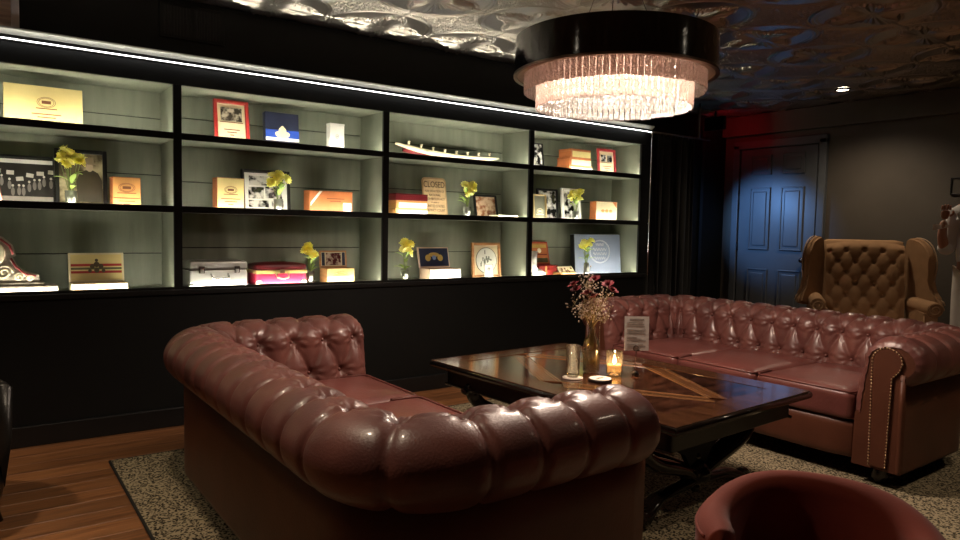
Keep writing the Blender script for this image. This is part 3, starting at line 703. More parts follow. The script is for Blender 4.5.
tube(b, [(.013*math.sin(2*PI*i/n), 0, .133-.013*math.cos(2*PI*i/n)) for i in range(n+1)], .0022, 6); tube(b, [(.013*math.sin(2*PI*i/n), .006, .133-.013*math.cos(2*PI*i/n)) for i in range(n+1)], .0018, 6)
obj('ring_wire', b, mat('bronze_wire', (.10,.06,.05), .3, .8), cdh, True)
mc = thing('menu_card', 'small white printed menu card standing in the ring clip', 'card', (2.568, 2.238, TT+.120), math.radians(-36))
o = bx('card_sheet', (.002, .003, .085), (.118, .0012, .165), M_PAPER, mc); o.rotation_euler = (math.radians(-4), 0, 0)
b = B(); rz = random.Random(5)
box(b, (.002, .0018, .152), (.070, .0006, .008))
for k in range(15):
    if k in (3, 7, 11): continue
    wd = rz.uniform(.05, .095); box(b, (.002+(wd-.095)/2, .0018, .138-.0088*k), (wd, .0006, .0026))
pr = obj('printed_lines', b, mat('grey_ink', (.42,.37,.33), .6), o)

# ------------------------------------------------------------------ tub chairs
def tub_chair(name, label, loc, rz, mmat, R=.33, hb=.74, ha=.56, th=.085, seat=True):
    t = thing(name, label, 'chair', loc, rz)          # opens towards local +x
    n = 72; P = []; a0 = math.radians(52)
    for i in range(n+1):
        a = a0+(2*PI-2*a0)*i/n; k = .5-.5*math.cos((a-PI)) ; bk = max(0, -math.cos(a)); bk = bk*bk*(3-2*bk)
        h = ha+(hb-ha)*bk; e = min(i, n-i)/n; row = []
        thk = th*(.55+.45*min(1, e*18)**.5)
        o = Vector((math.cos(a), math.sin(a), 0)); m_ = 12
        pts = [(R-.03, .12), (R-.005, .30), (R, h-.10)]
        pts += [(R-thk/2+thk/2*math.cos(PI*q/m_), h-thk/2+thk/2*math.sin(PI*q/m_)) for q in range(m_+1)]
        pts += [(R-thk, h-.10), (R-thk-.008, .42), (R-thk-.012, .34)]
        P.append([(o.x*r, o.y*r, z) for r, z in pts])
    b = B(); V = gridmesh(b, P); b.faces.new(V[0]); b.faces.new(V[-1][::-1]); obj('curved_back', b, mmat, t, True)
    b = B(); tube(b, [Vector(p[4]) for p in P[2:-2]], .0035, 6); obj('seam_piping', b, mmat, t, True)
    b = B(); prof = [(.001, .20), (R-th-.01, .20), (R-th, .25), (R-th, .40), (R-th-.02, .43), (R-th-.08, .445), (.001, .45)]; lathe(b, prof, 40, (.03, 0, 0)); obj('seat_cushion', b, mmat, t, True)
    b = B(); lathe(b, [(.001,.09),(R-.04,.09),(R-.03,.14),(R-.05,.20),(.001,.20)], 40); obj('seat_base', b, mmat, t, True)
    for k in range(4):
        a = PI/4+k*PI/2; b = B(); tube(b, [((R-.08)*math.cos(a), (R-.08)*math.sin(a), .10), ((R-.04)*math.cos(a), (R-.04)*math.sin(a), 0)], [.02, .012], 10); obj('leg', b, M_DARKW, t, True)
    return t
tub_chair('tub_chair', 'rust red velvet tub chair with a curved rolled back', (1.41, .72, .0136), math.radians(207), M_RUST, .245, .625, .585, .075)
tub_chair('tub_chair', 'black leather tub chair on the bare wood floor by the bookcase', (-.235, 3.36, 0), math.radians(-60), M_BLEATH, .345, .60, .54)

# ------------------------------------------------------------------ wing chair
def wing_chair(loc, rz):
    t = thing('wing_chair', 'tan suede tufted wingback armchair with rolled arms', 'armchair', loc, rz)   # faces local +x
    Wd = .30; f_ = lambda x: abs(math.sin(PI*x))**.6
    P = []; nu, nv = 72, 90
    for i in range(nu+1):
        y = -Wd+2*Wd*i/nu; u = y/.14
        row = []
        for j in range(nv+1):
            z = .44+(1.15-.44)*j/nv; v = (z-.50)/.095
            puff = f_(u+v/2)*f_(u-v/2); edge = min(1, (Wd-abs(y))/.04, (1.15-z)/.05)
            d = .008*puff*max(.15, edge)
            kk = round(v); du = u-(.5 if kk % 2 else 0); du -= round(du); dd = math.hypot(du*.14, (v-kk)*.095); d -= .026*math.exp(-(dd/.015)**2)*edge
            x = .16-.17*(z-.44)+d+.03*math.cos(y/Wd*PI/2)*-1+.03
            if z > 1.09: x -= .9*(z-1.09)**2*8
            row.append((x, y, z-.035*(y/Wd)**2*(z > 1.0)*(z-1.0)/.15))
        P.append(row)
    b = B(); gridmesh(b, P); obj('tufted_back', b, M_TAN, t, True)
    b = B(); rbox(b, (-.02, 0, .70), (.10, .66, .92), .04, 6)
    for v in b.verts: v.co.x += .05-.17*(v.co.z-.44)-.02
    obj('back_shell', b, M_TAN, t, True)
    b = B()
    for k in range(7):
        z = .50+.095*k
        for q in range(-3, 4):
            y = (q+(.5 if k % 2 else 0))*.14
            if abs(y) < Wd-.03 and z < 1.12: ball(b, (.16-.17*(z-.44)-.010, y, z), .009, (1, 1, 1), 6, 4)
    stuff(obj('fabric_buttons', b, M_TAN, t, True))
    for s in (-1, 1):
        prof = [(.02, .62), (.04, 1.155), (.08, 1.185), (.14, 1.18), (.20, 1.14), (.235, 1.06), (.245, .96), (.225, .86), (.215, .78), (.25, .70), (.30, .66), (.30, .60), (.02, .58)]
        # smooth outline
        pp = []
        for i in range(len(prof)):
            a, c = Vector(prof[i]), Vector(prof[(i+1) % len(prof)]); pp += [a.lerp(c, .25), a.lerp(c, .75)]
        b = B(); vs = prism(b, [(p.x-.09*(p.y-.6)*.6, p.y) for p in pp], 'y', 0, .055)
        for v in vs: v.co.y = s*(Wd-.005+v.co.y+.70*max(0, v.co.x))
        bmesh.ops.bevel(b, geom=[e for e in b.edges if len(e.link_faces) == 2 and any(len(f.verts) > 6 for f in e.link_faces)], offset=.016, segments=3, affect='EDGES')
        w = obj('wing', b, M_TAN, t, True, ang=50)
        b = B(); tube(b, [Vector((p.x-.09*(p.y-.6)*.6, s*(Wd-.005+.052+.70*max(0, p.x-.09*(p.y-.6)*.6)), p.y)) for p in pp[1:21]], .0055, 6); obj('wing_piping', b, mat('pale_piping', (.42,.28,.17), .6), w, True)
        # rolled arm
        ya = s*(Wd+.075)
        b = B(); n = 24
        tube(b, [(x, ya+s*.035*min(1, max(0, (x-.1)/.5)), .63) for x in np.linspace(.04, .60, 12)], [.062]*11+[.055], 20)
        prism(b, [(.04, .16), (.58, .16), (.58, .60), (.04, .62)], 'y', ya-.05+s*.01, ya+.05+s*.01)
        ar = obj('rolled_arm', b, M_TAN, t, True, ang=45)
        b = B(); pr = []
        for i in range(30):
            a = i/29*3.3*PI; r = .056*(1-i/29*.78); pr.append((.606, ya+s*.035+r*math.cos(a)*s, .63+r*math.sin(a)))
        tube(b, pr, .0075, 6); tube(b, [(.592, ya-.045+s*.01, .58), (.592, ya-.03+s*.01, .18)], .006, 6); obj('scroll_piping', b, M_TAN, ar, True)
    b = B(); rbox(b, (.36, 0, .40), (.50, 2*Wd, .16), .045, 8, .02); obj('seat_cushion', b, M_TAN, t, True)
    b = B(); rbox(b, (.28, 0, .24), (.60, 2*Wd+.14, .20), .025, 5); obj('seat_frame', b, M_TAN, t, True)
    for x in (.02, .54):
        for s in (-1, 1): b = B(); tube(b, [(x, s*.30, .15), (x+.02, s*.31, 0)], [.03, .018], 10); obj('leg', b, M_DARKW, t, True)
    return t
wing_chair((6.25, 2.93, 0), math.radians(215))

# ------------------------------------------------------------------ person standing by the wing chair
def person(loc, rz):
    t = thing('person', 'person in a white shirt and pale trousers with one forearm raised', 'person', loc, rz)   # faces local +x
    M_SKIN = mat('skin', (.42,.21,.14), .5, var=.06); M_SHIRT = mat('white_shirt', (.62,.60,.58), .75, var=.05, bump=.1, bscale=20); M_TR = mat('pale_trousers', (.62,.58,.52), .8, var=.05); M_HAIR = mat('dark_hair', (.02,.014,.01), .6)
    def skin(name, m, verts, edges, rad, root=0, sub=2):
        me = bpy.data.meshes.new(name); me.from_pydata(verts, edges, []); me.materials.append(m)
        o = bpy.data.objects.new(name, me); C.objects.link(o); o.parent = t
        md = o.modifiers.new('skin', 'SKIN'); md.use_smooth_shade = True
        for i, v in enumerate(me.skin_vertices[0].data):
            r = rad[i]; v.radius = r if isinstance(r, tuple) else (r, r); v.use_root = (i == root)
        s = o.modifiers.new('sub', 'SUBSURF'); s.levels = s.render_levels = sub; return o
    # body: pelvis root, spine, neck, head, arms, legs
    V = [(0,0,.95),(0,0,1.12),(0,0,1.32),(0,0,1.44),(0,0,1.52),(.01,0,1.60),(.015,0,1.70),
         (0,.17,1.40),(-.02,.22,1.25),(0,.24,1.12),(.06,.24,.98),(.09,.23,.88),
         (0,-.16,1.40),(-.02,-.185,1.24),(.01,-.235,1.08),(.075,-.255,1.22),(.10,-.245,1.33),
         (0,.09,.90),(.01,.10,.50),(-.01,.10,.08),(0,-.09,.90),(.01,-.10,.50),(-.01,-.10,.08)]
    E_ = [(0,1),(1,2),(2,3),(3,4),(4,5),(5,6),(3,7),(7,8),(8,9),(9,10),(10,11),(3,12),(12,13),(13,14),(14,15),(15,16),(0,17),(17,18),(18,19),(0,20),(20,21),(21,22)]
    Rr = [(.12,.15),(.11,.14),(.12,.16),(.07,.09),.05,(.085,.07),(.09,.075),.06,.048,.042,.034,.026,.06,.048,.042,.034,.026,.08,.055,.042,.08,.055,.042]
    skin('body', M_SKIN, V, E_, Rr)
    # shirt
    Vs = [(0,0,.90),(0,0,1.14),(0,0,1.33),(0,0,1.43),(0,.175,1.40),(-.02,.222,1.25),(0,.24,1.13),(.02,.24,1.08),(0,-.165,1.40),(-.02,-.187,1.24),(.012,-.228,1.085),(.04,-.245,1.15)]
    skin('shirt', M_SHIRT, Vs, [(0,1),(1,2),(2,3),(3,4),(4,5),(5,6),(6,7),(3,8),(8,9),(9,10),(10,11)], [(.16,.185),(.145,.175),(.145,.18),(.085,.10),.078,.068,.066,.062,.078,.066,.070,.062])
    skin('trousers', M_TR, [(0,0,1.0),(0,.09,.88),(.01,.10,.50),(-.01,.10,.10),(0,-.09,.88),(.01,-.10,.50),(-.01,-.10,.10)], [(0,1),(1,2),(2,3),(0,4),(4,5),(5,6)], [(.115,.13),.095,.078,.068,.095,.078,.068])
    for s in (-1, 1):
        b = B(); rbox(b, (.05, s*.10, .04), (.27, .095, .08), .035, 6); obj('shoe', b, M_BLACKG, t, True)
    b = B(); ball(b, (-.005, 0, 1.69), .108, (1.05, .88, 1.12), 20, 14)
    for v in list(b.verts):
        if v.co.x > .05 and v.co.z < 1.72: v.co.x = .05-.02
    obj('hair', b, M_HAIR, t, True)
    b = B(); ball(b, (.115, 0, 1.645), .014, (1.2, .7, 1.2)); 
    for s in (-1, 1): ball(b, (0.01, s*.082, 1.65), .02, (.7, .35, 1.2))
    obj('nose_and_ears', b, M_SKIN, t, True)
    b = B()
    for s in (-1, 1): ball(b, (.098, s*.030, 1.672), .010, (.5, 1, .6))
    obj('eyes', b, M_INK, t, True)
    b = B(); ball(b, (.098, 0, 1.605), .020, (.35, 1, .25)); obj('mouth', b, mat('lips', (.30,.10,.08), .5), t, True)
    # hands
    def hand(c, d, up, side):
        d = Vector(d).normalized(); up = Vector(up).normalized(); sd = d.cross(up)*side; c = Vector(c)
        skin('palm', M_SKIN, [c, c+d*.045, c+d*.08], [(0, 1), (1, 2)], [(.024,.020), (.034,.017), (.036,.015)], 0)
        for k, (o, l) in enumerate(((-.026, .062), (-.009, .072), (.009, .068), (.026, .054))):
            p = c+d*.078+sd*o; skin('finger', M_SKIN, [p, p+d*l*.5-up*.012, p+d*l*.72-up*l*.42], [(0, 1), (1, 2)], [.0095, .0085, .007], 0, 1)
        p = c+d*.03-sd*.028; skin('thumb', M_SKIN, [p, p-sd*.022+d*.025-up*.01, p-sd*.020+d*.055-up*.03], [(0, 1), (1, 2)], [.011, .0095, .008], 0, 1)
    hand((.09,.23,.88), (.15,0,-1), (1,0,.1), -1); hand((.10,-.245,1.33), (.25,.1,.95), (-.9,0,.25), 1)
    return t
pp = person((6.22, 2.045, 0), math.radians(199))
nap = thing('napkin', 'folded white paper held in the raised hand of the person', 'paper', (6.03, 2.265, 1.245), math.radians(290))
b = B(); prism(b, [(-.05, 0), (.06, .03), (.055, .045), (-.045, .05)], 'y', -.006, .006); obj('paper_fold', b, M_PAPER, nap)

# ------------------------------------------------------------------ things on the shelves
ROW = {1: ZT[2]-.019, 2: ZT[1]-.019, 3: ZT[0]-.019}
M_CREAM = mat('cream_card', (.72,.62,.40), .5, var=.06)
M_YBOX = mat('yellow_box', (.74,.60,.26), .45, var=.06)
M_AMBER = mat('amber_box', (.62,.30,.10), .45, var=.15)
M_ORANGE = mat('orange_wood', (.52,.17,.06), .45, var=.15)
M_CEDAR = mat('cedar_wood', (.46,.22,.09), .5, var=.2, stretch=(1,1,6))
M_REDF = mat('red_frame', (.40,.035,.03), .35, var=.1)
M_WHITE = mat('white_card', (.78,.76,.72), .4, var=.02)
M_NAVY = mat('navy_card', (.025,.03,.06), .3)
M_BLUE = mat('royal_blue', (.03,.08,.42), .35)
M_GOLD = mat('gold_print', (.60,.42,.12), .35, .4)
M_BROWNP = mat('brown_print', (.20,.075,.03), .5)
M_MAROON = mat('maroon', (.16,.012,.018), .4)
M_IVORY = mat('ivory', (.80,.70,.50), .35, var=.1)
def lean(o, deg): o.rotation_euler = (math.radians(-deg), 0, 0); return o
def emblem(parent, x, y, z, w, h, m, lines=2, rings=True):
    b = B()
    if rings:
        for k in (1., .82):
            n = 28; tube(b, [(x+w/2*k*math.cos(2*PI*i/n), y, z+h/2*k*math.sin(2*PI*i/n)) for i in range(n+1)], .0011, 4)
        box(b, (x, y, z), (w*.5, .001, h*.3)); box(b, (x, y, z-h*.62), (w*1.15, .001, h*.10))
    for k in range(lines): box(b, (x, y, z-h*(.85 if rings else .0)-.017*(k+1)), (w*(1.6-.6*k), .001, .006))
    return obj('printed_emblem', b, m, parent)
def framed(name, label, x, y, r, w, h, fw, mf, mp, tilt=8, depth=.02, cat='picture', mount=None, group=None):
    t = thing(name, label, cat, (x, y, ROW[r]), 0, group)
    piv = bpy.data.objects.new('frame', None)
    b = B()
    for s in (-1, 1): box(b, (s*(w/2-fw/2), 0, h/2), (fw, depth, h), .003, 1); box(b, (0, 0, h/2+s*(h/2-fw/2)), (w-2*fw+.001, depth, fw), .003, 1)
    fr = obj('picture_frame', b, mf, t); lean(fr, tilt)
    pc = bx('picture_sheet', (0, depth*.2, h/2), (w-2*fw, .003, h-2*fw), mount or mp, fr)
    if mount: bx('photo_print', (0, depth*.2-.0022, h/2), (w-2*fw-.03, .002, h-2*fw-.03), mp, fr)
    b = B(); box(b, (0, depth/2+.045, h*.22), (.03, .003, h*.5), 0, 1, Matrix.Rotation(math.radians(0), 3, 'X')); 
    for v in b.verts: v.co.y = depth/2+.001+(h*.5-v.co.z)*.16
    obj('easel_strut', b, M_BLACKG, fr)
    return t, fr
def vase_flowers(label, x, y, r, h, nb=7, kind=0, spread=.045, seed=1):
    t = thing('flower_vase', label, 'vase', (x, y, ROW[r]), 0, 'small vases of yellow flowers on the shelves')
    b = B(); vh = .085 if kind != 2 else .11
    prof = {0: [(.022,0),(.026,.004),(.028,vh*.5),(.030,vh),(.027,vh),(.025,vh*.5),(.022,.010),(.001,.008)], 1: [(.018,0),(.022,.004),(.030,vh),(.027,vh),(.019,.010),(.001,.008)], 2: [(.022,0),(.023,.003),(.023,vh),(.020,vh),(.020,.009),(.001,.008)]}[kind]
    lathe(b, prof, 16); obj('glass_vase', b, M_VASE, t, True)
    b = B(); box(b, (0, -.026, vh*.5), (.024, .001, vh*.32)); obj('vase_label', b, mat('vase_paper', (.30,.30,.27), .6), t)
    rr = random.Random(seed); b = B(); tips = []
    for k in range(nb):
        a = rr.uniform(0, 2*PI); q = rr.uniform(.15, 1.15)*spread; tip = Vector((q*math.cos(a), q*.7*math.sin(a), h-rr.uniform(.005, .085))); tips.append(tip)
        tube(b, [(rr.uniform(-.012, .012), rr.uniform(-.01, .01), .012), (tip.x*.25, tip.y*.25, vh+.01), tip], .0018, 5)
    obj('stems', b, M_STEM, t)
    for tip in tips:
        for q in range(3): o = inst('bloom', YB_ME, t, tip+Vector((rr.uniform(-.012, .012), rr.uniform(-.012, .004), rr.uniform(-.01, .012))), (rr.uniform(-.2, 1.2), rr.uniform(-.6, .6), rr.uniform(0, 6)))
    for k in range(7):
        a = rr.uniform(0, 2*PI); inst('leaf', LF_ME, t, (.012*math.cos(a), .01*math.sin(a), vh+rr.uniform(.0, (h-vh)*.55)), (0, rr.uniform(-.9, -.1), a))
    return t
M_VASE = glassy('vase_glass', (.92,.93,.86), .6, .3, .05, .3)
def cbox(name, label, x, y, r, w, h, d, m, side=None, cat='box', rz=0., group=None):
    t = thing(name, label, cat, (x, y+d/2, ROW[r]), rz, group)
    bx('box_body', (0, 0, h/2-.006), (w, d, h-.012), side or m, t, .002); bx('box_lid', (0, 0, h-.006), (w+.002, d+.002, .011), side or m, t, .002)
    bx('box_label', (0, -d/2-.0012, h/2), (w-.006, .0015, h-.008), m, t)
    return t
# --- niche A
t = thing('cigar_box', 'large pale yellow wooden box lid with round emblem, alone on its shelf', 'box', (.315, 4.44, ROW[1])); l = bx('lid_panel', (0, 0, .108), (.36, .035, .216), M_YBOX, t, .003); lean(l, 4)
emblem(l, .01, -.0185, .13, .085, .055, M_BROWNP, 2)
t, f = framed('framed_photo', 'wide black framed photograph of a marching crowd with placards', .165, 4.56, 2, .42, .275, .012, M_BLACKG, mat('photo_dark', (.03,.027,.024), .3), 7)
bx('white_margin', (0, -.001, .243), (.39, .002, .022), M_WHITE, f); bx('pale_street', (0, -.001, .035), (.39, .002, .03), mat('photo_grey', (.35,.32,.28), .4), f)
rr = random.Random(11); b = B(); b2 = B()
for k in range(16):
    x = -.18+.024*k+rr.uniform(-.006, .006); z = rr.uniform(.075, .13)
    ball(b, (x, 0.001, z), .011, (.8, .08, 2.2), 8, 6); ball(b2, (x, 0, z+.032), .007, (1, .1, 1), 6, 5)
    if k % 2: box(b2, (x+.004, 0, z+.068), (.034, .0015, .022), 0, 1, Matrix.Rotation(rr.uniform(-.2, .2), 3, 'Y'))
obj('marching_figures', b, mat('photo_mid', (.22,.20,.18), .4), f); obj('placards', b2, MATS['photo_grey'] if False else mat('photo_light', (.6,.56,.5), .4), f)
t = thing('book', 'thin red book leaning on the crowd photograph', 'book', (.105, 4.43, ROW[2])); bx('cover', (0, 0, .075), (.035, .11, .15), M_REDF, t, .002).rotation_euler = (0, math.radians(-8), 0); bx('pages', (.002, -.003, .075), (.026, .108, .144), M_CREAM, t).rotation_euler = (0, math.radians(-8), 0)
t, f = framed('framed_photo', 'dark framed portrait of a man in a hat and long coat', .495, 4.52, 2, .26, .325, .022, M_BLACKG, photo('photo_a', 9, (.10,.085,.05), (.55,.47,.30), 2., .5), 6)
b = B(); prism(b, [(-.02, .03), (.10, .03), (.105, .15), (.085, .195), (.06, .21), (.02, .21), (-.01, .19), (-.025, .14)], 'y', -.004, -.002); obj('printed_coat', b, mat('photo_coat', (.05,.04,.025), .4), f)
b = B(); ball(b, (.042, -.004, .228), .022, (.85, .06, 1.2)); obj('printed_face', b, mat('photo_face', (.55,.45,.30), .4), f)
b = B(); prism(b, [(.005, .243), (.08, .243), (.082, .25), (.065, .252), (.062, .285), (.022, .285), (.02, .252), (.003, .25)], 'y', -.006, -.004); obj('printed_hat', b, mat('photo_hat', (.30,.25,.15), .4), f)
vase_flowers('vase of yellow lilies in front of the hat portrait', .428, 4.385, 2, .315, 9, 0, .055, 4)
t = cbox('cigar_box', 'amber cigar box with oval label beside the hat portrait', .705, 4.40, 2, .145, .175, .10, M_AMBER, M_ORANGE); emblem(t, 0, -.0535, .115, .085, .05, M_BROWNP, 3)
# ornate mantel clock
t = thing('mantel_clock', 'ornate scrolled mantel ornament with dark red inlay', 'ornament', (.06, 4.44, ROW[3]))
M_ORN = mat('aged_silver', (.45,.40,.32), .4, .5, var=.3, nscale=30); M_ORR = mat('ornament_red', (.25,.03,.03), .4)
bx('plinth', (.03, 0, .022), (.54, .16, .044), M_ORN, t, .008); bx('plinth_step', (.02, 0, .052), (.44, .13, .018), M_ORN, t, .005)
prof = []
right = [(.215, .062), (.215, .10), (.16, .115), (.12, .15), (.10, .195), (.115, .205), (.10, .26), (.06, .30), (0, .315)]
poly = right+[(-x, z) for x, z in right[::-1][1:]]
b = B(); prism(b, poly, 'y', -.05, .05); obj('scroll_body', b, M_ORN, t)
for s in (-1, 1):
    b = B(); tube(b, [(s*x, -.052, z) for x, z in bez2] if False else [(s*x, -.053, z) for x, z in ((.20, .095), (.15, .107), (.112, .145), (.09, .19))], .006, 6); tube(b, [(s*x, -.053, z) for x, z in ((.10, .21), (.086, .255), (.05, .288), (0, .30))], .006, 6); obj('red_inlay', b, M_ORR, t, True)
    for cx_, cz_, R_ in ((.06, .115, .04), (.125, .09, .024), (.175, .082, .017)):
        b = B(); tube(b, [(s*(cx_+R_*(1-i/24*.8)*math.cos(i/24*3.4*PI)), -.054, cz_+R_*(1-i/24*.8)*math.sin(i/24*3.4*PI)) for i in range(25)], .0055, 6); obj('scroll_relief', b, M_IVORY, t, True)
b = B(); lathe(b, [(.062,0),(.068,.006),(.060,.012),(.001,.012)], 28); obj('dial', b, M_IVORY, t, True, (0, -.05, .215), (PI/2, 0, 0))
b = B(); ball(b, (0, 0, .33), .02, (1, 1, 1.3)); obj('finial', b, M_ORN, t, True)
def open_box(label, x, y, r, w, d, hb, hl, mb, ml, minside, tilt=12, mfront=None):
    t = thing('cigar_box', label, 'box', (x, y+d/2, ROW[r]))
    b = B(); box(b, (0, -d/2+.004, hb/2), (w, .008, hb)); box(b, (0, d/2-.004, hb/2), (w, .008, hb)); box(b, (-w/2+.004, 0, hb/2), (.008, d, hb)); box(b, (w/2-.004, 0, hb/2), (.008, d, hb)); box(b, (0, 0, .004), (w, d, .008)); obj('box_tray', b, mb, t)
    if mfront: bx('front_label', (0, -d/2-.001, hb/2), (w-.004, .0015, hb-.004), mfront, t)
    bx('contents', (0, 0, hb-.012), (w-.018, d-.018, .012), minside, t, .003)
    b = B(); box(b, (0, 0, hl/2), (w, .012, hl), .002, 1); ld_ = obj('open_lid', b, mb, t, False, (0, d/2+.004, hb)); lean(ld_, tilt)
    bx('lid_picture', (0, -.0068, hl/2), (w-.022, .0015, hl-.020), ml, ld_)
    return t, ld_
t, l = open_box('open cream cigar box with striped crest lid beside the mantel ornament', .56, 4.36, 3, .28, .12, .048, .165, M_CREAM, M_YBOX, M_CEDAR, 10, M_CREAM)
bx('red_band', (0, -.0078, .095), (.256, .0012, .014), M_REDF, l); bx('green_band', (0, -.0078, .075), (.256, .0012, .012), mat('olive', (.12,.12,.05), .5), l); bx('red_band', (0, -.0078, .055), (.256, .0012, .014), M_REDF, l)
b = B()
for x_, z_, R_ in ((0, .098, .016), (-.022, .088, .013), (.022, .088, .013), (-.034, .062, .010), (.034, .062, .010), (0, .064, .014), (0, .122, .009)): ball(b, (x_, -.0085, z_), R_, (1, .1, 1))
obj('printed_crest', b, mat('crest_dark', (.10,.07,.04), .5), l)
b = B(); [box(b, (-.11+.036*k, -.0625, .022), (.020, .001, .020)) for k in range(7)]; obj('front_print', b, M_AMBER, t)
# --- niche B
t, f = framed('framed_photo', 'tall red framed certificate with two portraits, on the shelf by the divider', 1.315, 4.46, 1, .215, .275, .022, M_REDF, M_CREAM, 9)
bx('photo_print', (0, -.002, .185), (.13, .002, .085), photo('photo_b', 26, (.05,.04,.03), (.55,.47,.36), 5.), f); bx('print_line', (0, -.002, .135), (.14, .002, .005), M_BROWNP, f); emblem(f, 0, -.002, .105, .06, .012, M_BROWNP, 3, False)
t = thing('cigar_box', 'dark navy box with gold crown crest and blue band', 'box', (1.635, 4.48, ROW[1])); l = bx('box_front', (0, 0, .113), (.225, .05, .226), M_NAVY, t, .003); lean(l, 5)
bx('blue_band', (0, -.0257, .085), (.222, .0015, .055), M_BLUE, l); bx('white_band', (0, -.0258, .052), (.222, .0015, .020), M_WHITE, l)
b = B()
for x_, z_, R_, s_ in ((0, .105, .028, 1), (0, .080, .05, .35), (-.03, .088, .02, .7), (.03, .088, .02, .7), (0, .128, .012, 1)): ball(b, (x_, -.027, z_), R_, (1, .06, s_))
obj('gold_crest', b, mat('pale_gold', (.75,.62,.38), .4), l)
t = thing('cigar_box', 'plain white upright carton with a small mark', 'box', (1.985, 4.42, ROW[1])); bx('carton', (0, 0, .092), (.105, .06, .184), M_WHITE, t, .004); bx('carton_flap', (0, 0, .180), (.107, .062, .012), M_WHITE, t, .002); emblem(t, 0, -.0308, .10, .022, .03, mat('pale_grey', (.5,.5,.48), .5), 0)
t = cbox('cigar_box', 'bright yellow cigar box with orange sides, left of the photo collage', 1.285, 4.40, 2, .165, .205, .10, M_YBOX, M_ORANGE); emblem(t, 0, -.0535, .13, .075, .045, M_BROWNP, 3)
t, f = framed('framed_photo', 'black framed collage of old black and white photographs', 1.545, 4.50, 2, .32, .275, .02, M_BLACKG, M_WHITE, 6)
for x_, z_, w_, h_, s_ in ((-.05, .205, .12, .06, 1), (.075, .205, .09, .06, 2), (-.065, .125, .10, .075, 3), (.05, .13, .11, .075, 4), (-.05, .055, .13, .045, 5), (.075, .055, .08, .045, 6)):
    bx('photo_print', (x_, -.0015, z_), (w_, .002, h_), photo('photo_c%d' % s_, 22, seed=s_*3.1, thr=.5), f)
vase_flowers('vase of yellow flowers in front of the photo collage', 1.58, 4.385, 2, .255, 8, 0, .050, 8)
t = cbox('cigar_box', 'orange-red cigar box with a slanting white ribbon corner', 1.955, 4.41, 2, .31, .155, .10, M_ORANGE, M_ORANGE)
b = B(); prism(b, [(-.148, .05), (-.148, .075), (-.085, .152), (-.065, .152)], 'y', -.0535, -.052); obj('white_ribbon', b, M_WHITE, t); bx('white_patch', (.115, -.053, .05), (.06, .001, .055), M_WHITE, t); emblem(t, .03, -.053, .12, .08, .02, M_BROWNP, 2, False)
# silver case
t = thing('briefcase', 'ribbed aluminium carrying case with two latches and handle', 'case', (1.205, 4.47, ROW[3])); M_ALU = mat('aluminium', (.62,.61,.58), .35, .7, var=.06)
bx('case_bottom', (0, 0, .055), (.34, .22, .11), M_ALU, t, .012, 3); bx('case_lid', (0, 0, .138), (.34, .22, .050), M_ALU, t, .012, 3)
bx('case_seam', (0, 0, .111), (.345, .225, .006), M_CHROME, t, .002)
for s in (-1, 1):
    la = bx('latch', (s*.105, -.114, .112), (.034, .010, .044), M_CHROME, t, .003); bx('latch_tongue', (s*.105, -.121, .105), (.02, .006, .022), M_ALU, la, .002)
    for q in (-1, 1): b = B(); ball(b, (s*.158, q*.098, .018), .018); obj('corner_cap', b, M_CHROME, t, True)
b = B(); tube(b, [(-.05, -.112, .085), (-.05, -.135, .07), (-.042, -.142, .060), (.042, -.142, .060), (.05, -.135, .07), (.05, -.112, .085)], .006, 8); obj('handle', b, M_CHROME, t, True)
t = thing('briefcase', 'red and pink vanity case with gold band beside the aluminium case', 'case', (1.60, 4.46, ROW[3])); M_PINK = mat('hot_pink', (.62,.03,.10), .4)
b = B(); rbox(b, (0, 0, .045), (.335, .19, .09), .02, 5); obj('case_bottom', b, M_PINK, t, True); b = B(); rbox(b, (0, 0, .118), (.335, .19, .050), .02, 5, .008); obj('case_lid', b, M_MAROON, t, True)
bx('gold_band', (0, 0, .090), (.338, .194, .024), mat('straw_gold', (.62,.45,.16), .4), t, .004)
b = B(); tube(b, [(-.04, -.098, .075), (-.036, -.115, .056), (0, -.122, .046), (.036, -.115, .056), (.04, -.098, .075)], .006, 8); obj('handle', b, M_CREAM, t, True)
bx('clasp', (0, -.098, .092), (.03, .008, .026), M_BRASS, t, .003)
for s in (-1, 1): b = B(); ball(b, (s*.145, -.085, .02), .024, (1, .6, .9)); obj('corner_cap', b, M_CREAM, t, True)
vase_flowers('vase of yellow flowers beside the pink vanity case', 1.80, 4.40, 3, .265, 8, 1, .050, 13)
t, l = open_box('open cedar cigar box with a framed figure picture in its lid', 2.005, 4.36, 3, .20, .12, .105, .115, M_CEDAR, M_CREAM, M_CEDAR, 6, M_YBOX)
bx('picture_print', (0, -.0080, .057), (.11, .0012, .085), photo('photo_d', 40, (.10,.02,.02), (.6,.45,.35), 3.), l); bx('dark_side', (-.075, -.0080, .057), (.022, .0012, .09), M_NAVY, l); bx('dark_side', (.075, -.0080, .057), (.022, .0012, .09), M_NAVY, l); emblem(t, 0, -.062, .07, .10, .022, M_AMBER, 2)
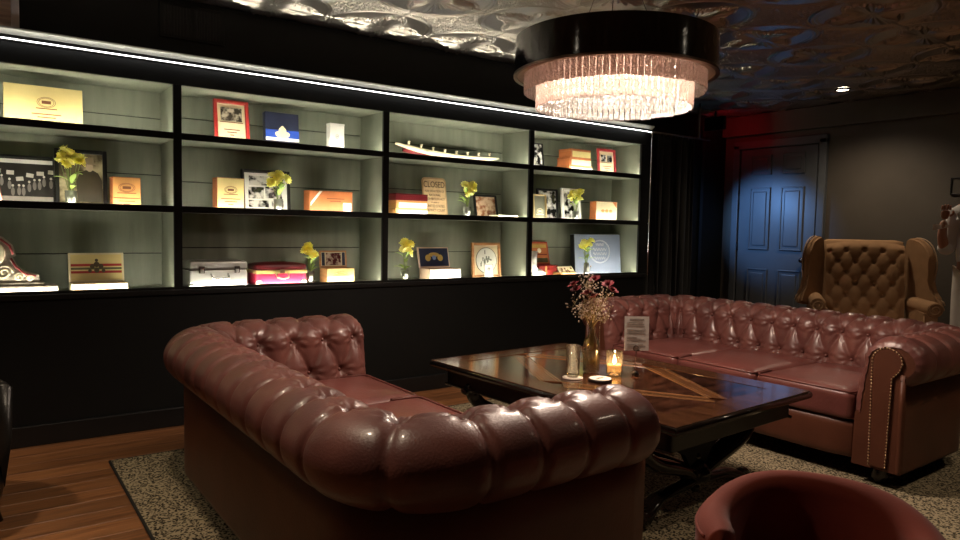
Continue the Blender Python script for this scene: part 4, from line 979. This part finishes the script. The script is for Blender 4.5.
# --- niche C
t = thing('carved_tusk', 'long curved ivory tusk carving with tiny figures on a dark base', 'carving', (2.94, 4.46, ROW[1]))
b = B(); tube(b, [(x, 0, .042+.17*(x-.13)**2) for x in np.linspace(-.47, .47, 30)], [.006+.016*math.sin(PI*min(1, i/29*.98+.02))**.6 for i in range(30)], 10, (1, 1)); obj('tusk', b, M_IVORY, t, True)
b = B(); tube(b, [(x, .014, .018+.16*(x-.13)**2) for x in np.linspace(-.40, .42, 22)], .014, 8); obj('base_rail', b, M_MAROON, t, True)
bx('stand', (-.05, .01, .008), (.30, .06, .016), M_MAROON, t, .004)
for k in range(8):
    x = -.36+.105*k; z = .058+.17*(x-.13)**2
    b = B(); ball(b, (0, 0, .012), .008, (1.3, .7, 1)); ball(b, (.007, 0, .026), .006); ball(b, (-.006, 0, .024), .004, (1, 1, 1.6)); obj('tiny_figure', b, M_IVORY, t, True, (x, 0, z))
def stack(label_fmt, x, y, r, dims, mats, grp):
    z = ROW[r]
    for k, ((w, d, h, dx), (mf, ms), nm) in enumerate(zip(dims, mats, label_fmt)):
        t = thing('cigar_box', nm, 'box', (x+dx, y+d/2, z), 0, grp)
        bx('box_body', (0, 0, h*.38), (w, d, h*.76), ms, t, .002); bx('box_lid', (0, 0, h*.88), (w+.003, d+.003, h*.23), ms, t, .002); bx('front_label', (.01, -d/2-.001, h*.38), (w-.02, .0015, h*.68), mf, t); z += h+.0005
stack(['white fronted cigar box, bottom of the stack by the CLOSED sign', 'cream cigar box, middle of the stack by the CLOSED sign', 'maroon box on top of the stack by the CLOSED sign'], 2.565, 4.38, 2, [(.26, .18, .058, 0), (.255, .18, .055, 0), (.265, .17, .048, 0)], [(M_WHITE, M_AMBER), (M_WHITE, M_AMBER), (M_MAROON, M_MAROON)], 'boxes stacked beside the CLOSED sign')
t = thing('tin_sign', 'tan tin sign reading CLOSED for violation of the prohibition act', 'sign', (2.85, 4.50, ROW[2]))
n = 6; w_, h_, R_ = .215, .305, .03; out = []
for cx_, cz_, a0 in ((w_/2-R_, h_-R_, 0), (-w_/2+R_, h_-R_, PI/2), (-w_/2+R_, R_, PI), (w_/2-R_, R_, 1.5*PI)):
    out += [(cx_+R_*math.cos(a0+PI/2*i/n), cz_+R_*math.sin(a0+PI/2*i/n)) for i in range(n+1)]
b = B(); prism(b, out, 'y', -.003, .003); sg = obj('sign_plate', b, mat('tan_tin', (.62,.43,.24), .45, var=.12, nscale=20), t); lean(sg, 9)
b = B(); tube(b, [(x*.95, -.0035, h_/2+(z-h_/2)*.96) for x, z in out+[out[0]]], .0018, 4); obj('border_line', b, M_BROWNP, sg)
M_SINK = mat('sign_ink', (.045,.02,.012), .5)
text('lettering', 'CLOSED', .066, M_SINK, sg, (0, -.0042, .250), (PI/2, 0, 0), sx=.78)
for s_, z_, q_ in (('FOR VIOLATION OF', .200, .024), ('NATIONAL', .170, .026), ('PROHIBITION ACT', .140, .026), ('BY ORDER OF', .112, .014), ('UNITED STATES', .085, .028), ('DISTRICT COURT', .052, .027)): text('lettering', s_, q_, M_SINK, sg, (0, -.0042, z_), (PI/2, 0, 0), sx=.80)
vase_flowers('white-labelled vase of yellow flowers between CLOSED sign and tilted picture', 3.055, 4.385, 2, .255, 9, 1, .055, 21)
t, f = framed('framed_photo', 'dark framed warm sketch picture behind a flat booklet', 3.335, 4.50, 2, .225, .195, .014, M_BLACKG, photo('photo_e', 24, (.30,.12,.06), (.66,.48,.32), 4., .45), 12)
t = thing('booklet', 'flat pale booklet lying near the front of the shelf', 'booklet', (3.43, 4.41, ROW[2])); bx('pages', (0, 0, .014), (.20, .12, .026), M_CREAM, t, .002); bx('cover', (0, 0, .0285), (.203, .122, .003), M_WHITE, t, .001)
vase_flowers('slim glass vase with one yellow bunch leaning, beside the blue-lidded box', 2.515, 4.385, 3, .285, 7, 1, .040, 30)
t, l = open_box('open cigar box with navy crest lid and white front', 2.86, 4.37, 3, .28, .15, .085, .16, mat('pale_tray', (.62,.45,.33), .5), M_NAVY, M_CEDAR, 14, M_WHITE)
b = B(); ball(b, (-.055, -.008, .075), .026, (1, .06, 1)); ball(b, (.055, -.008, .075), .026, (1, .06, 1)); ball(b, (0, -.008, .10), .05, (1, .04, .35)); obj('gold_crest', b, M_GOLD, l); b = B(); ball(b, (0, -.009, .08), .018, (1, .06, 1.2)); obj('blue_crest', b, mat('pale_blue', (.2,.3,.55), .4), l)
bx('blue_side', (-.136, 0, .06), (.0015, .14, .045), M_BLUE, t); bx('red_side', (-.136, 0, .018), (.0015, .14, .032), M_REDF, t)
t, f = framed('framed_plaque', 'square wooden framed plaque with a round printed disc', 3.335, 4.49, 3, .285, .28, .022, M_CEDAR, M_CREAM, 5)
b = B(); lathe(b, [(.10,0),(.10,.002),(.001,.0022)], 36); obj('round_print', b, mat('disc_white', (.66,.66,.58), .5), f, False, (0, -.001, .1375), (PI/2, 0, 0))
b = B(); n = 40; tube(b, [(.102*math.cos(2*PI*i/n), -.003, .1375+.102*math.sin(2*PI*i/n)) for i in range(n+1)], .0025, 5)
rr = random.Random(9)
for k in range(16):
    a = rr.uniform(0, 6.28); q = rr.uniform(.01, .08); box(b, (q*math.cos(a), -.0036, .1375+q*math.sin(a)), (rr.uniform(.006, .02), .001, rr.uniform(.008, .035)))
obj('printed_figures', b, mat('disc_ink', (.16,.17,.14), .5), f)
t, f = framed('place_card', 'small white framed card in front of the round-disc plaque', 3.285, 4.39, 3, .09, .115, .006, mat('grey_frame', (.35,.35,.32), .4), M_WHITE, 6, .008, 'card'); emblem(f, 0, -.003, .075, .03, .022, M_INK, 2)
# --- niche D
t, f = framed('framed_photo', 'narrow black and white photograph leaning on the top shelf beside orange boxes', 3.815, 4.46, 1, .15, .225, .008, M_BLACKG, photo('photo_f', 26, seed=9., thr=.5), 8)
stack(['long low orange cigar box with white front, bottom of three', 'orange cigar box with cream front, middle of three', 'smaller orange cigar box, top of three'], 4.24, 4.38, 1, [(.27, .17, .055, 0), (.25, .16, .068, -.005), (.235, .15, .072, -.005)], [(M_WHITE, M_ORANGE), (M_CREAM, M_ORANGE), (M_YBOX, M_ORANGE)], 'orange cigar boxes stacked on the top shelf')
t, f = framed('framed_photo', 'small red framed certificate with two portraits, beside the orange stack', 4.65, 4.46, 1, .23, .24, .022, mat('rose_frame', (.50,.05,.06), .4), M_CREAM, 6)
for s in (-1, 1): bx('photo_print', (s*.04, -.002, .155), (.06, .002, .06), photo('photo_g%d' % s, 30, seed=s*4.), f)
emblem(f, 0, -.002, .10, .07, .012, M_BROWNP, 3, False); bx('print_line', (0, -.002, .118), (.14, .002, .004), M_BROWNP, f)
t, f = framed('framed_photo', 'small gold framed green plaque in front of the street photograph', 3.81, 4.40, 2, .145, .215, .012, mat('gold_frame', (.55,.42,.20), .35, .5), mat('sage_card', (.20,.21,.15), .5), 5)
emblem(f, 0, -.003, .075, .07, .045, M_IVORY, 1)
t, f = framed('framed_photo', 'black framed street photograph behind the gold framed plaque', 4.02, 4.54, 2, .24, .275, .018, M_BLACKG, photo('photo_h', 20, seed=13., thr=.5), 5, mount=None)
t, f = framed('framed_photo', 'white framed photograph standing behind yellow flowers', 4.27, 4.51, 2, .23, .29, .030, M_WHITE, photo('photo_i', 18, seed=17., thr=.48), 6)
vase_flowers('vase of yellow flowers in front of the white framed photograph', 4.195, 4.385, 2, .26, 10, 1, .075, 41)
t = cbox('cigar_box', 'orange cigar box with cream crest front at the niche end', 4.625, 4.43, 2, .27, .185, .08, M_CREAM, M_ORANGE)
b = B(); prism(b, [(.125, .13), (.125, .183), (.07, .183)], 'y', -.0435, -.041); obj('corner_print', b, M_ORANGE, t)
b = B(); [ball(b, (x_, -.0425, .10), .018, (1.3, .06, .8)) for x_ in (-.05, 0, .05)]; obj('printed_crest', b, M_AMBER, t)
# white porcelain boot
t = thing('porcelain_boot', 'glossy white porcelain boot ornament', 'ornament', (3.785, 4.40, ROW[3])); M_PORC = mat('porcelain', (.80,.78,.72), .15, coat=.5)
b = B(); tube(b, [(-.045, 0, .215), (-.045, 0, .15), (-.04, 0, .09), (-.03, 0, .05)], [.040, .034, .032, .036], 16); tube(b, [(-.05, 0, .032), (.0, 0, .034), (.05, 0, .028), (.085, 0, .024)], [.032, .036, .030, .018], 16); obj('boot', b, M_PORC, t, True); bx('heel', (-.055, 0, .008), (.045, .05, .016), M_PORC, t, .004); bx('sole', (.01, 0, .003), (.15, .06, .006), M_PORC, t, .002)
t, l = open_box('open bright red cigar box with portrait lid', 4.00, 4.495, 3, .215, .10, .085, .205, M_REDF, M_ORANGE, M_CEDAR, 14, M_REDF)
b = B(); lathe(b, [(.022,0),(.022,.002),(.001,.002)], 20); obj('round_portrait', b, M_IVORY, l, False, (0, -.0075, .125), (PI/2, 0, 0)); bx('gold_band', (0, -.0078, .165), (.17, .001, .03), M_GOLD, l); bx('green_band', (0, -.0078, .04), (.17, .001, .04), mat('olive_dark', (.08,.07,.02), .5), l); bx('dark_line', (0, -.0078, .09), (.17, .001, .008), M_MAROON, l)
bx('pale_stripe', (-.04, -.066, .042), (.022, .001, .08), M_AMBER, t)
t = thing('cigar_box', 'small tilted sampler box with cream printed lid, by the blue case', 'box', (4.13, 4.37, ROW[3])); l = bx('tilted_lid', (0, 0, .05), (.17, .012, .10), M_CREAM, t, .002); lean(l, 42); bx('box_tray', (0, .06, .015), (.17, .11, .03), M_CEDAR, t, .002)
b = B(); rr = random.Random(2); [ball(b, (rr.uniform(-.06, .06), -.0065, rr.uniform(.025, .08)), rr.uniform(.008, .015), (1, .06, 1), 7, 5) for k in range(9)]; obj('printed_scroll', b, M_BROWNP, l)
t = thing('presentation_case', 'large grey-blue presentation case with white oval script emblem', 'case', (4.605, 4.51, ROW[3])); l = bx('case_front', (0, 0, .180), (.585, .055, .36), mat('grey_blue', (.27,.32,.45), .3, var=.08, nscale=3), t, .005); lean(l, 5)
bx('chrome_edge', (0, 0, .36), (.585, .057, .004), M_CHROME, l); bx('dark_side', (-.2935, 0, .18), (.003, .05, .35), M_BLACKG, l)
b = B(); n = 40; M_SILV = mat('silver_print', (.72,.74,.78), .3)
for k in (1., .93): tube(b, [(.02+.13*k*math.cos(2*PI*i/n), -.029, .20+.105*k*math.sin(2*PI*i/n)) for i in range(n+1)], .002, 4)
for zz, ww in ((.265, .05), (.22, .085), (.18, .085), (.14, .07)):
    tube(b, [(.02-ww+2*ww*i/24, -.029, zz+.013*math.sin(i*1.35)) for i in range(25)], .0022, 4)
obj('script_emblem', b, M_SILV, l)
vase_flowers('tall straight glass of yellow flowers in front of the grey-blue case', 4.345, 4.385, 3, .31, 9, 2, .075, 55)
